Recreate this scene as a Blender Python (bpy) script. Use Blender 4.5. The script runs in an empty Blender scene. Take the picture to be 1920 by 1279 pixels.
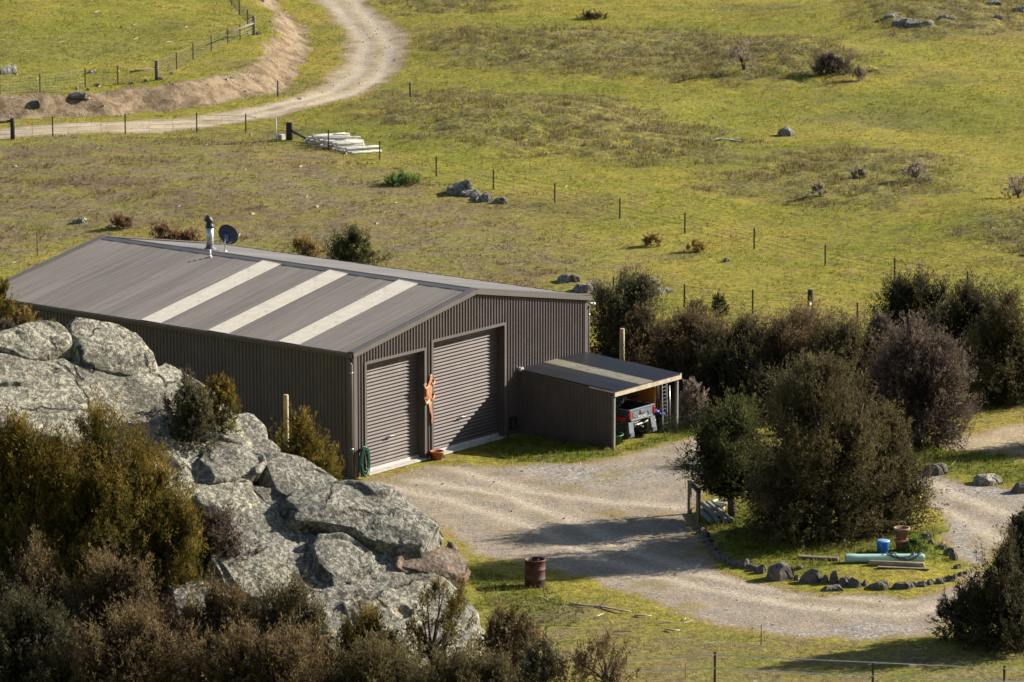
import bpy, math, random
import numpy as np
from mathutils import Vector, Matrix

# ------------------------------------------------------------------ camera, sky, sun, exposure
scene = bpy.context.scene
COL = scene.collection
CAM = np.array([-103.312, -86.221, 30.817]); YAW = 0.659027; PITCH = 0.194449; FPX = 8352.17
FW = np.array([math.cos(YAW)*math.cos(PITCH), math.sin(YAW)*math.cos(PITCH), -math.sin(PITCH)])
RT = np.array([math.sin(YAW), -math.cos(YAW), 0.0]); UP = np.cross(RT, FW)
FH = np.array([math.cos(YAW), math.sin(YAW), 0.0])
cd = bpy.data.cameras.new('camera'); cam = bpy.data.objects.new('camera', cd); COL.objects.link(cam)
cd.sensor_width = 36.0; cd.lens = FPX/1920*36.0; cd.clip_start = 1.0; cd.clip_end = 6000
cam.location = CAM.tolist()
cam.rotation_euler = Vector(FW.tolist()).to_track_quat('-Z', 'Y').to_euler()
cd.dof.use_dof = True; cd.dof.focus_distance = 142.0; cd.dof.aperture_fstop = 2.4
scene.camera = cam
SUN = np.array([0.785, -0.439, 0.4364]); SUN /= np.linalg.norm(SUN)
w = bpy.data.worlds.new('World'); scene.world = w; w.use_nodes = True
nt = w.node_tree; bg = nt.nodes['Background']; sky = nt.nodes.new('ShaderNodeTexSky')
sky.sky_type = 'NISHITA'; sky.sun_disc = False
sky.sun_elevation = math.asin(SUN[2]); sky.sun_rotation = math.atan2(SUN[0], SUN[1])
nt.links.new(sky.outputs[0], bg.inputs[0]); bg.inputs[1].default_value = 0.055
sl = bpy.data.lights.new('sun', 'SUN'); sl.energy = 4.6; sl.angle = math.radians(0.5); sl.color = (1.0, 0.93, 0.82)
so = bpy.data.objects.new('sun', sl); COL.objects.link(so)
so.rotation_euler = Vector((-SUN).tolist()).to_track_quat('-Z', 'Y').to_euler(); so.location = (40, -30, 60)
scene.view_settings.view_transform = 'Standard'; scene.view_settings.look = 'None'
scene.view_settings.exposure = 1.28; scene.view_settings.gamma = 1.0
scene.render.engine = 'CYCLES'
scene.cycles.max_bounces = 5; scene.cycles.diffuse_bounces = 2; scene.cycles.glossy_bounces = 2; scene.cycles.transmission_bounces = 2
random.seed(5); RNG = np.random.default_rng(7)

# ------------------------------------------------------------------ numpy noise
_perm = np.random.default_rng(11).random(65536).astype(np.float32)
def _h(i, j, k): return _perm[((i*73856093) ^ (j*19349663) ^ (k*83492791)) & 65535]
def vnoise(x, y, z=0.0):
    x = np.asarray(x, float); y = np.asarray(y, float); z = np.zeros_like(x)+z
    i = np.floor(x).astype(np.int64); j = np.floor(y).astype(np.int64); k = np.floor(z).astype(np.int64)
    fx = x-i; fy = y-j; fz = z-k
    fx = fx*fx*(3-2*fx); fy = fy*fy*(3-2*fy); fz = fz*fz*(3-2*fz)
    def L(a, b, t): return a+(b-a)*t
    c = [[[_h(i+a, j+b, k+d) for d in (0, 1)] for b in (0, 1)] for a in (0, 1)]
    return L(L(L(c[0][0][0], c[1][0][0], fx), L(c[0][1][0], c[1][1][0], fx), fy),
             L(L(c[0][0][1], c[1][0][1], fx), L(c[0][1][1], c[1][1][1], fx), fy), fz)
def fbm(x, y, z=0.0, o=4, g=0.5):
    s = 0; a = 1; t = 0
    for q in range(o):
        f = 2.03**q
        s = s+a*vnoise(np.asarray(x)*f+q*17.3, np.asarray(y)*f-q*9.1, np.asarray(z)*f+q*5.7); t += a; a *= g
    return s/t
def sstep(e0, e1, x):
    t = np.clip((x-e0)/(e1-e0), 0, 1); return t*t*(3-2*t)

# ------------------------------------------------------------------ terrain: heights in (a right, b forward) metres from below the camera
def ray(px, py): return FW+RT*(px-960)/FPX-UP*(py-639.5)/FPX
def flat_ab(px, py, z=0.0):
    d = ray(px, py); t = (z-CAM[2])/d[2]; P = CAM+d*t
    return (float((P-CAM)@RT), float((P-CAM)@FH))
def poly_sd(poly, a, b):
    """signed distance, positive inside"""
    a = np.asarray(a, float); b = np.asarray(b, float)
    d = np.full(a.shape, 1e9); ins = np.zeros(a.shape, bool); n = len(poly)
    for i in range(n):
        x0, y0 = poly[i]; x1, y1 = poly[(i+1) % n]
        ex, ey = x1-x0, y1-y0; L2 = ex*ex+ey*ey+1e-12
        t = np.clip(((a-x0)*ex+(b-y0)*ey)/L2, 0, 1)
        d = np.minimum(d, (a-x0-ex*t)**2+(b-y0-ey*t)**2)
        if y0 != y1:
            c = ((y0 > b) != (y1 > b)) & (a < (x1-x0)*(b-y0)/(y1-y0)+x0); ins ^= c
    d = np.sqrt(d); return np.where(ins, d, -d)
def line_d(pts, a, b):
    a = np.asarray(a, float); d = np.full(a.shape, 1e9)
    for (x0, y0), (x1, y1) in zip(pts[:-1], pts[1:]):
        ex, ey = x1-x0, y1-y0; L2 = ex*ex+ey*ey+1e-12
        t = np.clip(((a-x0)*ex+(b-y0)*ey)/L2, 0, 1)
        d = np.minimum(d, (a-x0-ex*t)**2+(b-y0-ey*t)**2)
    return np.sqrt(d)
PADDOCK = [flat_ab(x, y) for x, y in [(-500, 262), (-200, 246), (0, 237), (200, 225), (380, 206), (470, 189), (545, 152), (580, 98), (566, 50), (520, 0), (480, -40), (-500, -60)]]
def bump(a, b, a0, b0, ra, rb, h): return h*np.exp(-((a-a0)/ra)**2-((b-b0)/rb)**2)
MND = [(flat_ab(1010, 105), 8.5, 9, 1.0), (flat_ab(960, 235), 7.5, 8, 0.9), (flat_ab(1500, 118), 5, 6, 0.7), (flat_ab(1650, 340), 6, 7, 0.5),
       (flat_ab(1900, 440), 5, 8, 0.8), (flat_ab(1750, 45), 6, 9, 1.0), (flat_ab(300, 330), 12, 12, 0.6)]
def H(a, b):
    a = np.asarray(a, float); b = np.asarray(b, float)
    far = sstep(158, 185, b)
    z = far*(fbm(a/19, b/19, 3.3, 3)-0.5)*1.5
    for (c, ra, rb, h) in MND: z = z+bump(a, b, c[0], c[1], ra, rb, h)
    z = z+bump(a, b, -14.5, 126.0, 5.0, 4.6, 3.4)+bump(a, b, -13.2, 121.5, 6.2, 5.2, 4.3)                         # knoll under the rock outcrop
    sd = poly_sd(PADDOCK, a, b)+(fbm(a/2.2, b/2.2, 8.1, 3)-0.5)*1.4
    z = z+1.0*sstep(0.0, 1.9, sd)+0.03*np.clip(sd, 0, 20)
    z = z+29.0*sstep(98, -25, b)+sstep(300, 900, b)*60
    amp = 0.05+0.05*far
    z = z+(fbm(a/1.3, b/1.3, 1.7, 3)-0.5)*amp*1.2+(vnoise(a*2.3, b*2.3, 4.4)-0.5)*amp*0.5
    isl = poly_sd(ISLAND, a, b); z = z+0.14*sstep(-0.1, 1.2, isl)
    shed = np.maximum.reduce([np.zeros_like(a)]+[sstep(1.5, 0.3, -poly_sd(q, a, b)) for q in SHED_FOOT])
    return z*(1-shed)-0.03*shed
def w_ab(x, y): 
    P = np.array([x, y, 0.0])-CAM; return (float(P@RT), float(P@FH))
SHED_FOOT = [[w_ab(0, 0), w_ab(12, 0), w_ab(12, 15.94), w_ab(0, 15.94)], [w_ab(8.4, 0.2), w_ab(8.4, -3.8), w_ab(12, -3.8), w_ab(12, 0.2)]]
ISLAND = [flat_ab(x, y) for x, y in [(1308, 985), (1322, 1020), (1345, 1045), (1390, 1062), (1430, 1078), (1500, 1088), (1580, 1098), (1660, 1102), (1740, 1095), (1800, 1078), (1805, 1045), (1770, 1020), (1740, 985), (1720, 950), (1600, 920), (1430, 925), (1330, 945)]]
def ab_w(a, b, z=0.0): return np.array([CAM[0]+RT[0]*a+FH[0]*b, CAM[1]+RT[1]*a+FH[1]*b, z])
_T = np.arange(95.0, 335.0, 0.2)
def gp(px, py):
    """first point of the terrain along the sight line of a photo pixel"""
    d = ray(px, py); P = CAM[None]+d[None]*_T[:, None]
    a = (P-CAM)@RT; b = (P-CAM)@FH
    g = P[:, 2]-H(a, b); i = int(np.argmax(g < 0))
    if i == 0: return P[-1]
    t = g[i-1]/(g[i-1]-g[i]); return P[i-1]+(P[i]-P[i-1])*t
def gz(x, y):
    a, b = w_ab(x, y); return float(H(np.array([a]), np.array([b]))[0])
def at_b(px, b, py=None):
    """world x, y of pixel column px at forward distance b; with py also the height there"""
    d = ray(px, 639.5 if py is None else py); t = b/float(d@FH); P = CAM+d*t
    return P
def gpab(px, py):
    P = gp(px, py)-CAM; return (float(P@RT), float(P@FH))

# masks as ground-plan polygons
YARD = [gpab(x, y) for x, y in [(672, 912), (735, 884), (800, 868), (880, 872), (960, 868), (1080, 868), (1180, 850), (1290, 818), (1420, 830), (1420, 900), (1330, 930), (1300, 960), (1300, 990), (1315, 1025), (1335, 1052), (1420, 1090), (1560, 1115), (1700, 1116), (1800, 1095), (1825, 1060), (1775, 1010), (1735, 940), (1700, 890), (1740, 885), (1820, 905), (1990, 930), (1990, 990), (1870, 1020), (1850, 1070), (1840, 1120), (1800, 1190), (1650, 1200), (1500, 1192), (1320, 1168), (1180, 1120), (1080, 1085), (980, 1062), (880, 1040), (760, 960)]]
ROAD = [gpab(x, y) for x, y in [(-260, 256), (0, 241), (200, 229), (400, 212), (520, 191), (595, 160), (645, 112), (648, 62), (610, 22), (560, -14), (500, -60), (690, -60), (700, 14), (756, 55), (772, 90), (758, 132), (700, 166), (620, 194), (540, 214), (430, 234), (300, 250), (0, 262), (-260, 280)]]
TRACK2 = [gpab(x, y) for x, y in [(1775, 842), (1810, 815), (1860, 806), (1990, 780), (1990, 872), (1900, 868), (1850, 850)]]
BROWN = [gpab(x, y) for x, y in [(-300, 275), (300, 258), (520, 255), (640, 290), (760, 330), (900, 390), (1050, 450), (1150, 505), (1080, 540), (900, 530), (700, 500), (300, 440), (0, 500), (-300, 520)]]
BROWN2 = [gpab(x, y) for x, y in [(930, 1130), (1100, 1120), (1300, 1176), (1700, 1206), (2000, 1212), (2000, 1330), (700, 1330)]]
ROUGH = [[gpab(x, y) for x, y in q] for q in (
    [(780, 70), (900, 48), (1100, 55), (1300, 60), (1500, 70), (1620, 100), (1640, 135), (1500, 160), (1300, 150), (1000, 140), (820, 120)],
    [(700, 175), (850, 165), (1050, 180), (1250, 215), (1380, 260), (1400, 300), (1200, 310), (1000, 290), (850, 265), (700, 225)],
    [(1830, 420), (1920, 380), (2000, 380), (2000, 520), (1860, 500), (1820, 460)],
    [(1450, 290), (1600, 270), (1760, 300), (1770, 350), (1650, 390), (1450, 370), (1300, 350)],
    [(650, -30), (950, -30), (930, 22), (760, 28)],
    [(1600, -30), (1990, -30), (1990, 60), (1700, 75), (1600, 30)])]
LUSH = [[gpab(x, y) for x, y in q] for q in (
    [(890, 850), (940, 820), (1155, 838), (1150, 862), (960, 872)], [(1150, 842), (1290, 800), (1330, 790), (1340, 815), (1190, 850)],
    [(865, 1060), (960, 1085), (1060, 1110), (1080, 1160), (960, 1190), (880, 1130)],
    [(1310, 985), (1450, 940), (1560, 1040), (1560, 1070), (1400, 1060)],
    [(1700, 840), (1780, 830), (1990, 880), (1990, 920), (1850, 900), (1740, 880)], [(1560, 1030), (1760, 990), (1790, 1060), (1600, 1050)],
    [(800, 138), (1000, 152), (1300, 172), (1450, 195), (1520, 232), (1350, 228), (1200, 200), (1000, 172), (800, 158)], [(850, 33), (1050, 33), (1300, 40), (1500, 55), (1500, 66), (1200, 52), (900, 45)],
    [(1600, 175), (1750, 165), (1920, 185), (1920, 265), (1780, 255), (1640, 235)], [(-200, 60), (200, 40), (400, 60), (350, 110), (100, 130), (-200, 140)], [(1240, 215), (1420, 250), (1480, 290), (1380, 330), (1250, 300)], [(560, 205), (650, 190), (720, 230), (900, 290), (1050, 330), (900, 320), (700, 270)])]
RUTS = [[gpab(x, y) for x, y in q] for q in (
    [(700, 905), (850, 935), (1000, 985), (1120, 1045), (1300, 1095), (1500, 1135), (1700, 1150), (1800, 1130)],
    [(790, 900), (950, 925), (1080, 975), (1180, 1030), (1320, 1075), (1500, 1112), (1700, 1128)],
    [(830, 870), (1000, 920), (1150, 940), (1290, 950)], [(1740, 900), (1850, 945), (1960, 985)], [(1750, 945), (1840, 985), (1900, 1030)],
    [(0, 247), (250, 234), (450, 215), (580, 185), (670, 140), (690, 80), (640, 20), (600, -20)],
    [(0, 255), (250, 243), (450, 226), (600, 192), (710, 150), (735, 90), (690, 30), (650, -20)])]
STONY = [[gpab(x, y) for x, y in q] for q in (
    [(930, 1045), (1080, 1080), (1300, 1150), (1500, 1180), (1700, 1178), (1760, 1200), (1500, 1200), (1300, 1175), (1080, 1105)],
    [(1745, 890), (1830, 900), (1990, 935), (1990, 955), (1850, 925)], [(1730, 955), (1760, 950), (1830, 1020), (1850, 1060), (1800, 1040)],
    [(1000, 880), (1150, 870), (1250, 880), (1200, 910), (1050, 915)])]
def ragged(poly, a, b, wdt, seed, jag=1.0):
    return sstep(-wdt, wdt, poly_sd(poly, a, b)+(fbm(a/1.6, b/1.6, seed, 4)-0.5)*2.0*jag)
def masks(a, b):
    m = {}
    gr = np.maximum(ragged(YARD, a, b, 0.6, 1.1, .7), np.maximum(ragged(ROAD, a, b, 0.7, 2.2, .6), ragged(TRACK2, a, b, 0.9, 3.1, 1.4)))
    m['gravel'] = gr
    m['roadtan'] = np.maximum(ragged(ROAD, a, b, 1.5, 2.2, 1), ragged(TRACK2, a, b, 1, 3, 1))
    sd = poly_sd(PADDOCK, a, b)+(fbm(a/2.2, b/2.2, 8.1, 3)-0.5)*1.4
    m['bank'] = sstep(-0.5, 0.2, sd)*sstep(2.4, 1.5, sd+(fbm(a/1.1, b/1.1, 5.5, 3)-.5)*1.5)
    m['brown'] = np.maximum(ragged(BROWN, a, b, 3.5, 4.4, 3.5), .7*ragged(BROWN2, a, b, 1.5, 14.4, 2))
    m['rough'] = np.maximum.reduce([ragged(q, a, b, 1.6, 6.0+i, 2.4) for i, q in enumerate(ROUGH)])
    m['lush'] = np.maximum.reduce([ragged(q, a, b, 0.8 if i < 6 else 3.0, 9.0+i, 0.9 if i < 6 else 3.0)*(1 if i < 6 else .5) for i, q in enumerate(LUSH)])
    m['rut'] = np.maximum.reduce([np.exp(-(line_d(q, a, b)/0.36)**2) for q in RUTS])*gr
    m['stony'] = np.maximum.reduce([ragged(q, a, b, 0.6, 12.0+i, 1.2) for i, q in enumerate(STONY)])
    return m

# ------------------------------------------------------------------ materials
MATS = {}
def newmat(name):
    m = bpy.data.materials.new(name); m.use_nodes = True; MATS[name] = m
    return m, m.node_tree, m.node_tree.nodes['Principled BSDF']
class NB:
    """tiny node-building helper"""
    def __init__(s, nt): s.nt = nt
    def n(s, t, **k):
        x = s.nt.nodes.new(t)
        for a, v in k.items(): setattr(x, a, v)
        return x
    def set(s, sock, v):
        if isinstance(v, bpy.types.NodeSocket): s.nt.links.new(v, sock)
        else: sock.default_value = v
    def co(s): return s.n('ShaderNodeTexCoord').outputs['Object']
    def noise(s, sc, co=None, det=3, rough=0.55):
        x = s.n('ShaderNodeTexNoise'); x.inputs['Scale'].default_value = sc; x.inputs['Detail'].default_value = det; x.inputs['Roughness'].default_value = rough
        if co is not None: s.nt.links.new(co, x.inputs['Vector'])
        return x.outputs['Fac']
    def vor(s, sc, co=None, feat='F1'):
        x = s.n('ShaderNodeTexVoronoi'); x.feature = feat; x.inputs['Scale'].default_value = sc
        if co is not None: s.nt.links.new(co, x.inputs['Vector'])
        return x
    def ramp(s, fac, lo, hi, a=0.0, b=1.0):
        x = s.n('ShaderNodeMapRange'); x.interpolation_type = 'SMOOTHSTEP'
        s.set(x.inputs['Value'], fac); x.inputs['From Min'].default_value = lo; x.inputs['From Max'].default_value = hi
        x.inputs['To Min'].default_value = a; x.inputs['To Max'].default_value = b
        return x.outputs['Result']
    def m(s, op, a, b=0.0, clamp=False):
        x = s.n('ShaderNodeMath', operation=op); x.use_clamp = clamp; s.set(x.inputs[0], a); s.set(x.inputs[1], b); return x.outputs[0]
    def mix(s, f, a, b, mode='MIX'):
        x = s.n('ShaderNodeMix', data_type='RGBA', blend_type=mode); s.set(x.inputs['Factor'], f)
        s.set(x.inputs['A'], a if isinstance(a, bpy.types.NodeSocket) else (*a, 1)); s.set(x.inputs['B'], b if isinstance(b, bpy.types.NodeSocket) else (*b, 1))
        return x.outputs['Result']
    def attr(s, name): 
        x = s.n('ShaderNodeAttribute'); x.attribute_name = name; return x.outputs['Fac']
    def bump(s, h, st, dist, bsdf):
        x = s.n('ShaderNodeBump'); x.inputs['Strength'].default_value = st; x.inputs['Distance'].default_value = dist
        s.nt.links.new(h, x.inputs['Height']); s.nt.links.new(x.outputs['Normal'], bsdf.inputs['Normal'])
def mat(name, c, rough=0.8, metal=0.0, var=0.15, vs=6.0, bumpd=0.0, bs=20.0, c2=None, c2t=(0.5, 0.7), c2s=2.0, spec=0.4):
    if name in MATS: return MATS[name]
    m, t, p = newmat(name); b = NB(t); co = b.co()
    f = b.ramp(b.noise(vs, co, 4), 0.3, 0.7, 1-var, 1+var)
    col = b.mix(1.0, c, b.n('ShaderNodeCombineColor').outputs[0], 'MULTIPLY')
    cc = col.node.inputs['B'].links[0].from_node
    for k in range(3): t.links.new(f, cc.inputs[k])
    if c2 is not None: col = b.mix(b.ramp(b.noise(c2s, co, 5, 0.65), *c2t), col, c2)
    t.links.new(col, p.inputs['Base Color']); p.inputs['Roughness'].default_value = rough; p.inputs['Metallic'].default_value = metal
    p.inputs['Specular IOR Level'].default_value = spec
    if bumpd: b.bump(b.noise(bs, co, 5, 0.6), 0.8, bumpd, p)
    return m
def grass_colour(b, co):
    """meadow colour from world position and the ground masks"""
    n1 = b.noise(0.16, co, 4, 0.6); n2 = b.noise(0.75, co, 4, 0.6); n3 = b.noise(5.5, co, 3, 0.7); n4 = b.noise(0.055, co, 3)
    col = b.mix(b.ramp(n1, 0.36, 0.64), (0.198, 0.194, 0.018), (0.275, 0.226, 0.030))
    col = b.mix(b.ramp(n2, 0.48, 0.68, 0, 0.6), col, (0.225, 0.160, 0.055))
    col = b.mix(b.ramp(n2, 0.46, 0.28, 0, 0.75), col, (0.118, 0.130, 0.020))
    col = b.mix(b.ramp(b.noise(0.11, co, 5, .65), 0.54, 0.66, 0, .7), col, (0.120, 0.118, 0.024))
    col = b.mix(b.ramp(n4, 0.48, 0.68, 0, 0.4), col, (0.215, 0.158, 0.064))
    col = b.mix(b.m('MULTIPLY', b.attr('lush'), b.ramp(n2, 0.2, 0.55)), col, (0.128, 0.152, 0.016))
    br = b.m('MULTIPLY', b.attr('brown'), b.ramp(n2, 0.30, 0.62, 0.18, 0.92))
    col = b.mix(br, col, b.mix(b.ramp(n1, 0.42, 0.62), (0.188, 0.146, 0.078), (0.158, 0.112, 0.066)))
    rg = b.m('MULTIPLY', b.attr('rough'), b.ramp(b.noise(1.3, co, 4, .65), 0.34, 0.56, 0.0, 0.9))
    col = b.mix(rg, col, b.mix(b.ramp(n3, 0.35, 0.65), (0.092, 0.084, 0.034), (0.180, 0.150, 0.050)))
    v = b.ramp(b.m('ADD', b.m('MULTIPLY', n3, .6), b.m('MULTIPLY', b.noise(2.2, co, 4, .7), .4)), 0.34, 0.66, 0.55, 1.34)
    cc = b.n('ShaderNodeCombineColor'); [b.nt.links.new(v, cc.inputs[k]) for k in range(3)]
    return b.mix(1.0, col, cc.outputs[0], 'MULTIPLY')
def ground_material():
    m, t, p = newmat('ground'); b = NB(t); co = b.co()
    col = grass_colour(b, co)
    n2 = b.noise(1.1, co, 5, 0.65); n5 = b.noise(9, co, 4, 0.7)
    pv = b.vor(15, co); pv2 = b.vor(11, co)
    peb = b.ramp(pv.outputs['Distance'], 0.15, 0.5)
    gcol = b.mix(b.ramp(n2, 0.35, 0.66), (0.306, 0.250, 0.182), (0.232, 0.196, 0.150))
    gcol = b.mix(b.attr('roadtan'), gcol, b.mix(b.ramp(n2, 0.35, 0.65), (0.400, 0.318, 0.200), (0.315, 0.246, 0.155)))
    gcol = b.mix(b.m('MULTIPLY', b.attr('rut'), 0.85), gcol, (0.430, 0.362, 0.272))
    sep = b.n('ShaderNodeSeparateColor'); t.links.new(pv2.outputs['Color'], sep.inputs[0])
    stone = b.mix(sep.outputs[0], (0.15, 0.14, 0.13), (0.40, 0.375, 0.34))
    gcol = b.mix(b.m('MULTIPLY', b.attr('stony'), b.ramp(sep.outputs[1], 0.25, 0.6)), gcol, stone)
    vv = b.ramp(n5, 0.25, 0.75, 0.62, 1.28)
    cc = b.n('ShaderNodeCombineColor'); [t.links.new(vv, cc.inputs[k]) for k in range(3)]
    gcol = b.mix(1.0, gcol, cc.outputs[0], 'MULTIPLY')
    weed = b.m('MULTIPLY', b.ramp(b.noise(0.42, co, 4, .6), 0.51, 0.66), b.m('SUBTRACT', 1.0, b.attr('rut')))
    gcol = b.mix(b.m('MULTIPLY', weed, b.ramp(n5, .3, .6, .15, .75)), gcol, (0.205, 0.150, 0.038))
    gcol = b.mix(b.m('MULTIPLY', b.ramp(b.attr('gravel'), .98, .62), b.ramp(b.noise(1.6, co, 5, .7), .36, .6, .1, .8)), gcol, (0.225, 0.150, 0.036))
    ge = b.m('ADD', b.attr('gravel'), b.m('MULTIPLY', b.m('SUBTRACT', b.noise(2.6, co, 5, .7), 0.5), 0.95))
    col = b.mix(b.ramp(ge, 0.34, 0.62), col, gcol)
    bk = b.m('ADD', b.attr('bank'), b.m('MULTIPLY', b.m('SUBTRACT', b.noise(0.8, co, 5, .65), 0.5), 1.7))
    bcol = b.mix(b.ramp(b.noise(1.7, co, 6, .7), 0.38, 0.62), (0.150, 0.103, 0.058), (0.285, 0.215, 0.135))
    col = b.mix(b.ramp(bk, 0.48, 0.68), col, bcol)
    t.links.new(col, p.inputs['Base Color']); p.inputs['Roughness'].default_value = 0.95; p.inputs['Specular IOR Level'].default_value = 0.15
    h = b.m('ADD', b.m('MULTIPLY', b.m('MULTIPLY', b.noise(6, co, 5, .75), 0.9), b.m('SUBTRACT', 1.0, b.m('MULTIPLY', b.attr('gravel'), .72))), b.m('MULTIPLY', peb, 0.05))
    b.bump(h, 0.85, 0.16, p)
    return m
def blade_material():
    m, t, p = newmat('grass_blades'); b = NB(t); col = grass_colour(b, b.co())
    col = b.mix(b.ramp(b.attr('dry'), 0.0, 1.0), col, (0.27, 0.205, 0.095))
    col = b.mix(b.ramp(b.attr('stalk'), 0.0, 1.0), col, (0.145, 0.110, 0.075))
    col = b.mix(b.ramp(b.attr('rust'), 0.0, 1.0), col, (0.150, 0.075, 0.045))
    t.links.new(col, p.inputs['Base Color']); p.inputs['Roughness'].default_value = 0.8; p.inputs['Specular IOR Level'].default_value = 0.2
    tr = b.n('ShaderNodeBsdfTranslucent'); t.links.new(col, tr.inputs['Color']); ms = b.n('ShaderNodeMixShader'); ms.inputs[0].default_value = 0.45
    t.links.new(p.outputs[0], ms.inputs[1]); t.links.new(tr.outputs[0], ms.inputs[2]); t.links.new(ms.outputs[0], t.nodes['Material Output'].inputs['Surface'])
    return m
def rock_material(name, base=(0.27, 0.255, 0.225), lich=(0.43, 0.43, 0.345), dark=(0.085, 0.08, 0.07), teal=(0.24, 0.30, 0.235), amt=1.0):
    m, t, p = newmat(name); b = NB(t); co = b.co()
    n1 = b.noise(1.1, co, 6, .65); n2 = b.noise(7.5, co, 6, .75); n3 = b.noise(21, co, 4, .7)
    col = b.mix(b.ramp(n1, .35, .65), base, tuple(x*.5 for x in base))
    col = b.mix(b.m('MULTIPLY', b.ramp(n2, .48, .55), 0.9*amt), col, lich)
    col = b.mix(b.m('MULTIPLY', b.ramp(b.noise(2.4, co, 5, .7), .52, .62), 0.7*amt), col, teal)
    col = b.mix(b.ramp(b.noise(10.5, co, 5, .78), .51, .58, 0, .92), col, dark)
    col = b.mix(b.ramp(b.noise(1.9, co, 5, .7), .60, .72, 0, .6), col, (0.20, 0.135, 0.08))
    col = b.mix(b.ramp(n3, .57, .66, 0, .7*amt), col, tuple(min(1, x*1.3) for x in lich))
    col = b.mix(b.ramp(b.noise(.55, co, 6, .7), .46, .62, 0, .55), col, tuple(x*.42 for x in base))
    wv = b.n('ShaderNodeTexNoise'); wv.inputs['Scale'].default_value = 1.2; wv.inputs['Detail'].default_value = 5; t.links.new(co, wv.inputs['Vector'])
    mv = b.n('ShaderNodeVectorMath', operation='MULTIPLY_ADD'); t.links.new(wv.outputs['Color'], mv.inputs[0]); mv.inputs[1].default_value = (.9, .9, .9); t.links.new(co, mv.inputs[2])
    cr = b.vor(0.42, mv.outputs[0], 'DISTANCE_TO_EDGE').outputs['Distance']
    crk = b.m('MULTIPLY', b.ramp(cr, 0.0, 0.03, 1, 0), b.ramp(b.noise(.8, co, 3), .43, .52)); col = b.mix(b.m('MULTIPLY', crk, .8), col, (0.05, 0.042, 0.034))
    t.links.new(col, p.inputs['Base Color']); p.inputs['Roughness'].default_value = 0.93; p.inputs['Specular IOR Level'].default_value = 0.2
    h = b.m('ADD', b.m('MULTIPLY', n2, 0.7), b.m('MULTIPLY', n3, 0.35))
    h = b.m('ADD', h, b.m('MULTIPLY', b.vor(6.0, co, 'DISTANCE_TO_EDGE').outputs['Distance'], 0.25))
    h = b.m('ADD', h, b.m('MULTIPLY', b.noise(2.2, co, 6, .75), 1.1)); h = b.m('SUBTRACT', h, b.m('MULTIPLY', crk, .8)); b.bump(h, 1.0, 0.12, p)
    return m
def leaf_material(name, c, tip, dark=None, gloss=0.35):
    m, t, p = newmat(name); b = NB(t)
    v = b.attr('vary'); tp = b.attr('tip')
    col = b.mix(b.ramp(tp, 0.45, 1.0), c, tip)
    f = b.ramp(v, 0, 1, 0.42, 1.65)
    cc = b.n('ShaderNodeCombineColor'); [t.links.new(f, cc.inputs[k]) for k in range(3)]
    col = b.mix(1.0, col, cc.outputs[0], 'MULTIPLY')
    t.links.new(col, p.inputs['Base Color']); p.inputs['Roughness'].default_value = 0.85; p.inputs['Specular IOR Level'].default_value = 0.12
    tr = b.n('ShaderNodeBsdfTranslucent'); t.links.new(col, tr.inputs['Color'])
    ms = b.n('ShaderNodeMixShader'); ms.inputs[0].default_value = 0.30
    t.links.new(p.outputs[0], ms.inputs[1]); t.links.new(tr.outputs[0], ms.inputs[2]); t.links.new(ms.outputs[0], t.nodes['Material Output'].inputs['Surface'])
    return m

# ------------------------------------------------------------------ object helpers
def link(o, parent=None):
    COL.objects.link(o)
    if parent is not None: o.parent = parent
    return o
def tag(o, label=None, cat=None, group=None, kind=None):
    if label: o['label'] = label
    if cat: o['category'] = cat
    if group: o['group'] = group
    if kind: o['kind'] = kind
    return o
def empty(name, loc, rz=0.0, label=None, cat=None, group=None, rot=None):
    o = bpy.data.objects.new(name, None); o.empty_display_size = 0.2
    o.location = tuple(float(v) for v in loc); o.rotation_euler = rot if rot else (0, 0, rz); link(o)
    return tag(o, label, cat, group)
def np_mesh(name, V, F, smooth=False, nper=None):
    """mesh from arrays; F is (n,3) or (n,4)"""
    me = bpy.data.meshes.new(name); V = np.ascontiguousarray(V, np.float32); F = np.ascontiguousarray(F, np.int32); k = F.shape[1]
    me.vertices.add(len(V)); me.vertices.foreach_set('co', V.ravel())
    me.loops.add(F.size); me.loops.foreach_set('vertex_index', F.ravel())
    me.polygons.add(len(F)); me.polygons.foreach_set('loop_start', np.arange(len(F), dtype=np.int32)*k)
    me.polygons.foreach_set('use_smooth', np.full(len(F), smooth)); me.update(calc_edges=True); me.validate()
    return me
def fattr(me, name, arr):
    a = me.attributes.new(name, 'FLOAT', 'POINT'); a.data.foreach_set('value', np.ascontiguousarray(arr, np.float32))
def mobj(name, me, m, parent=None, loc=None):
    o = bpy.data.objects.new(name, me)
    if m is not None: me.materials.clear(); me.materials.append(m)
    if loc is not None: o.location = tuple(float(v) for v in loc)
    return link(o, parent)
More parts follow.
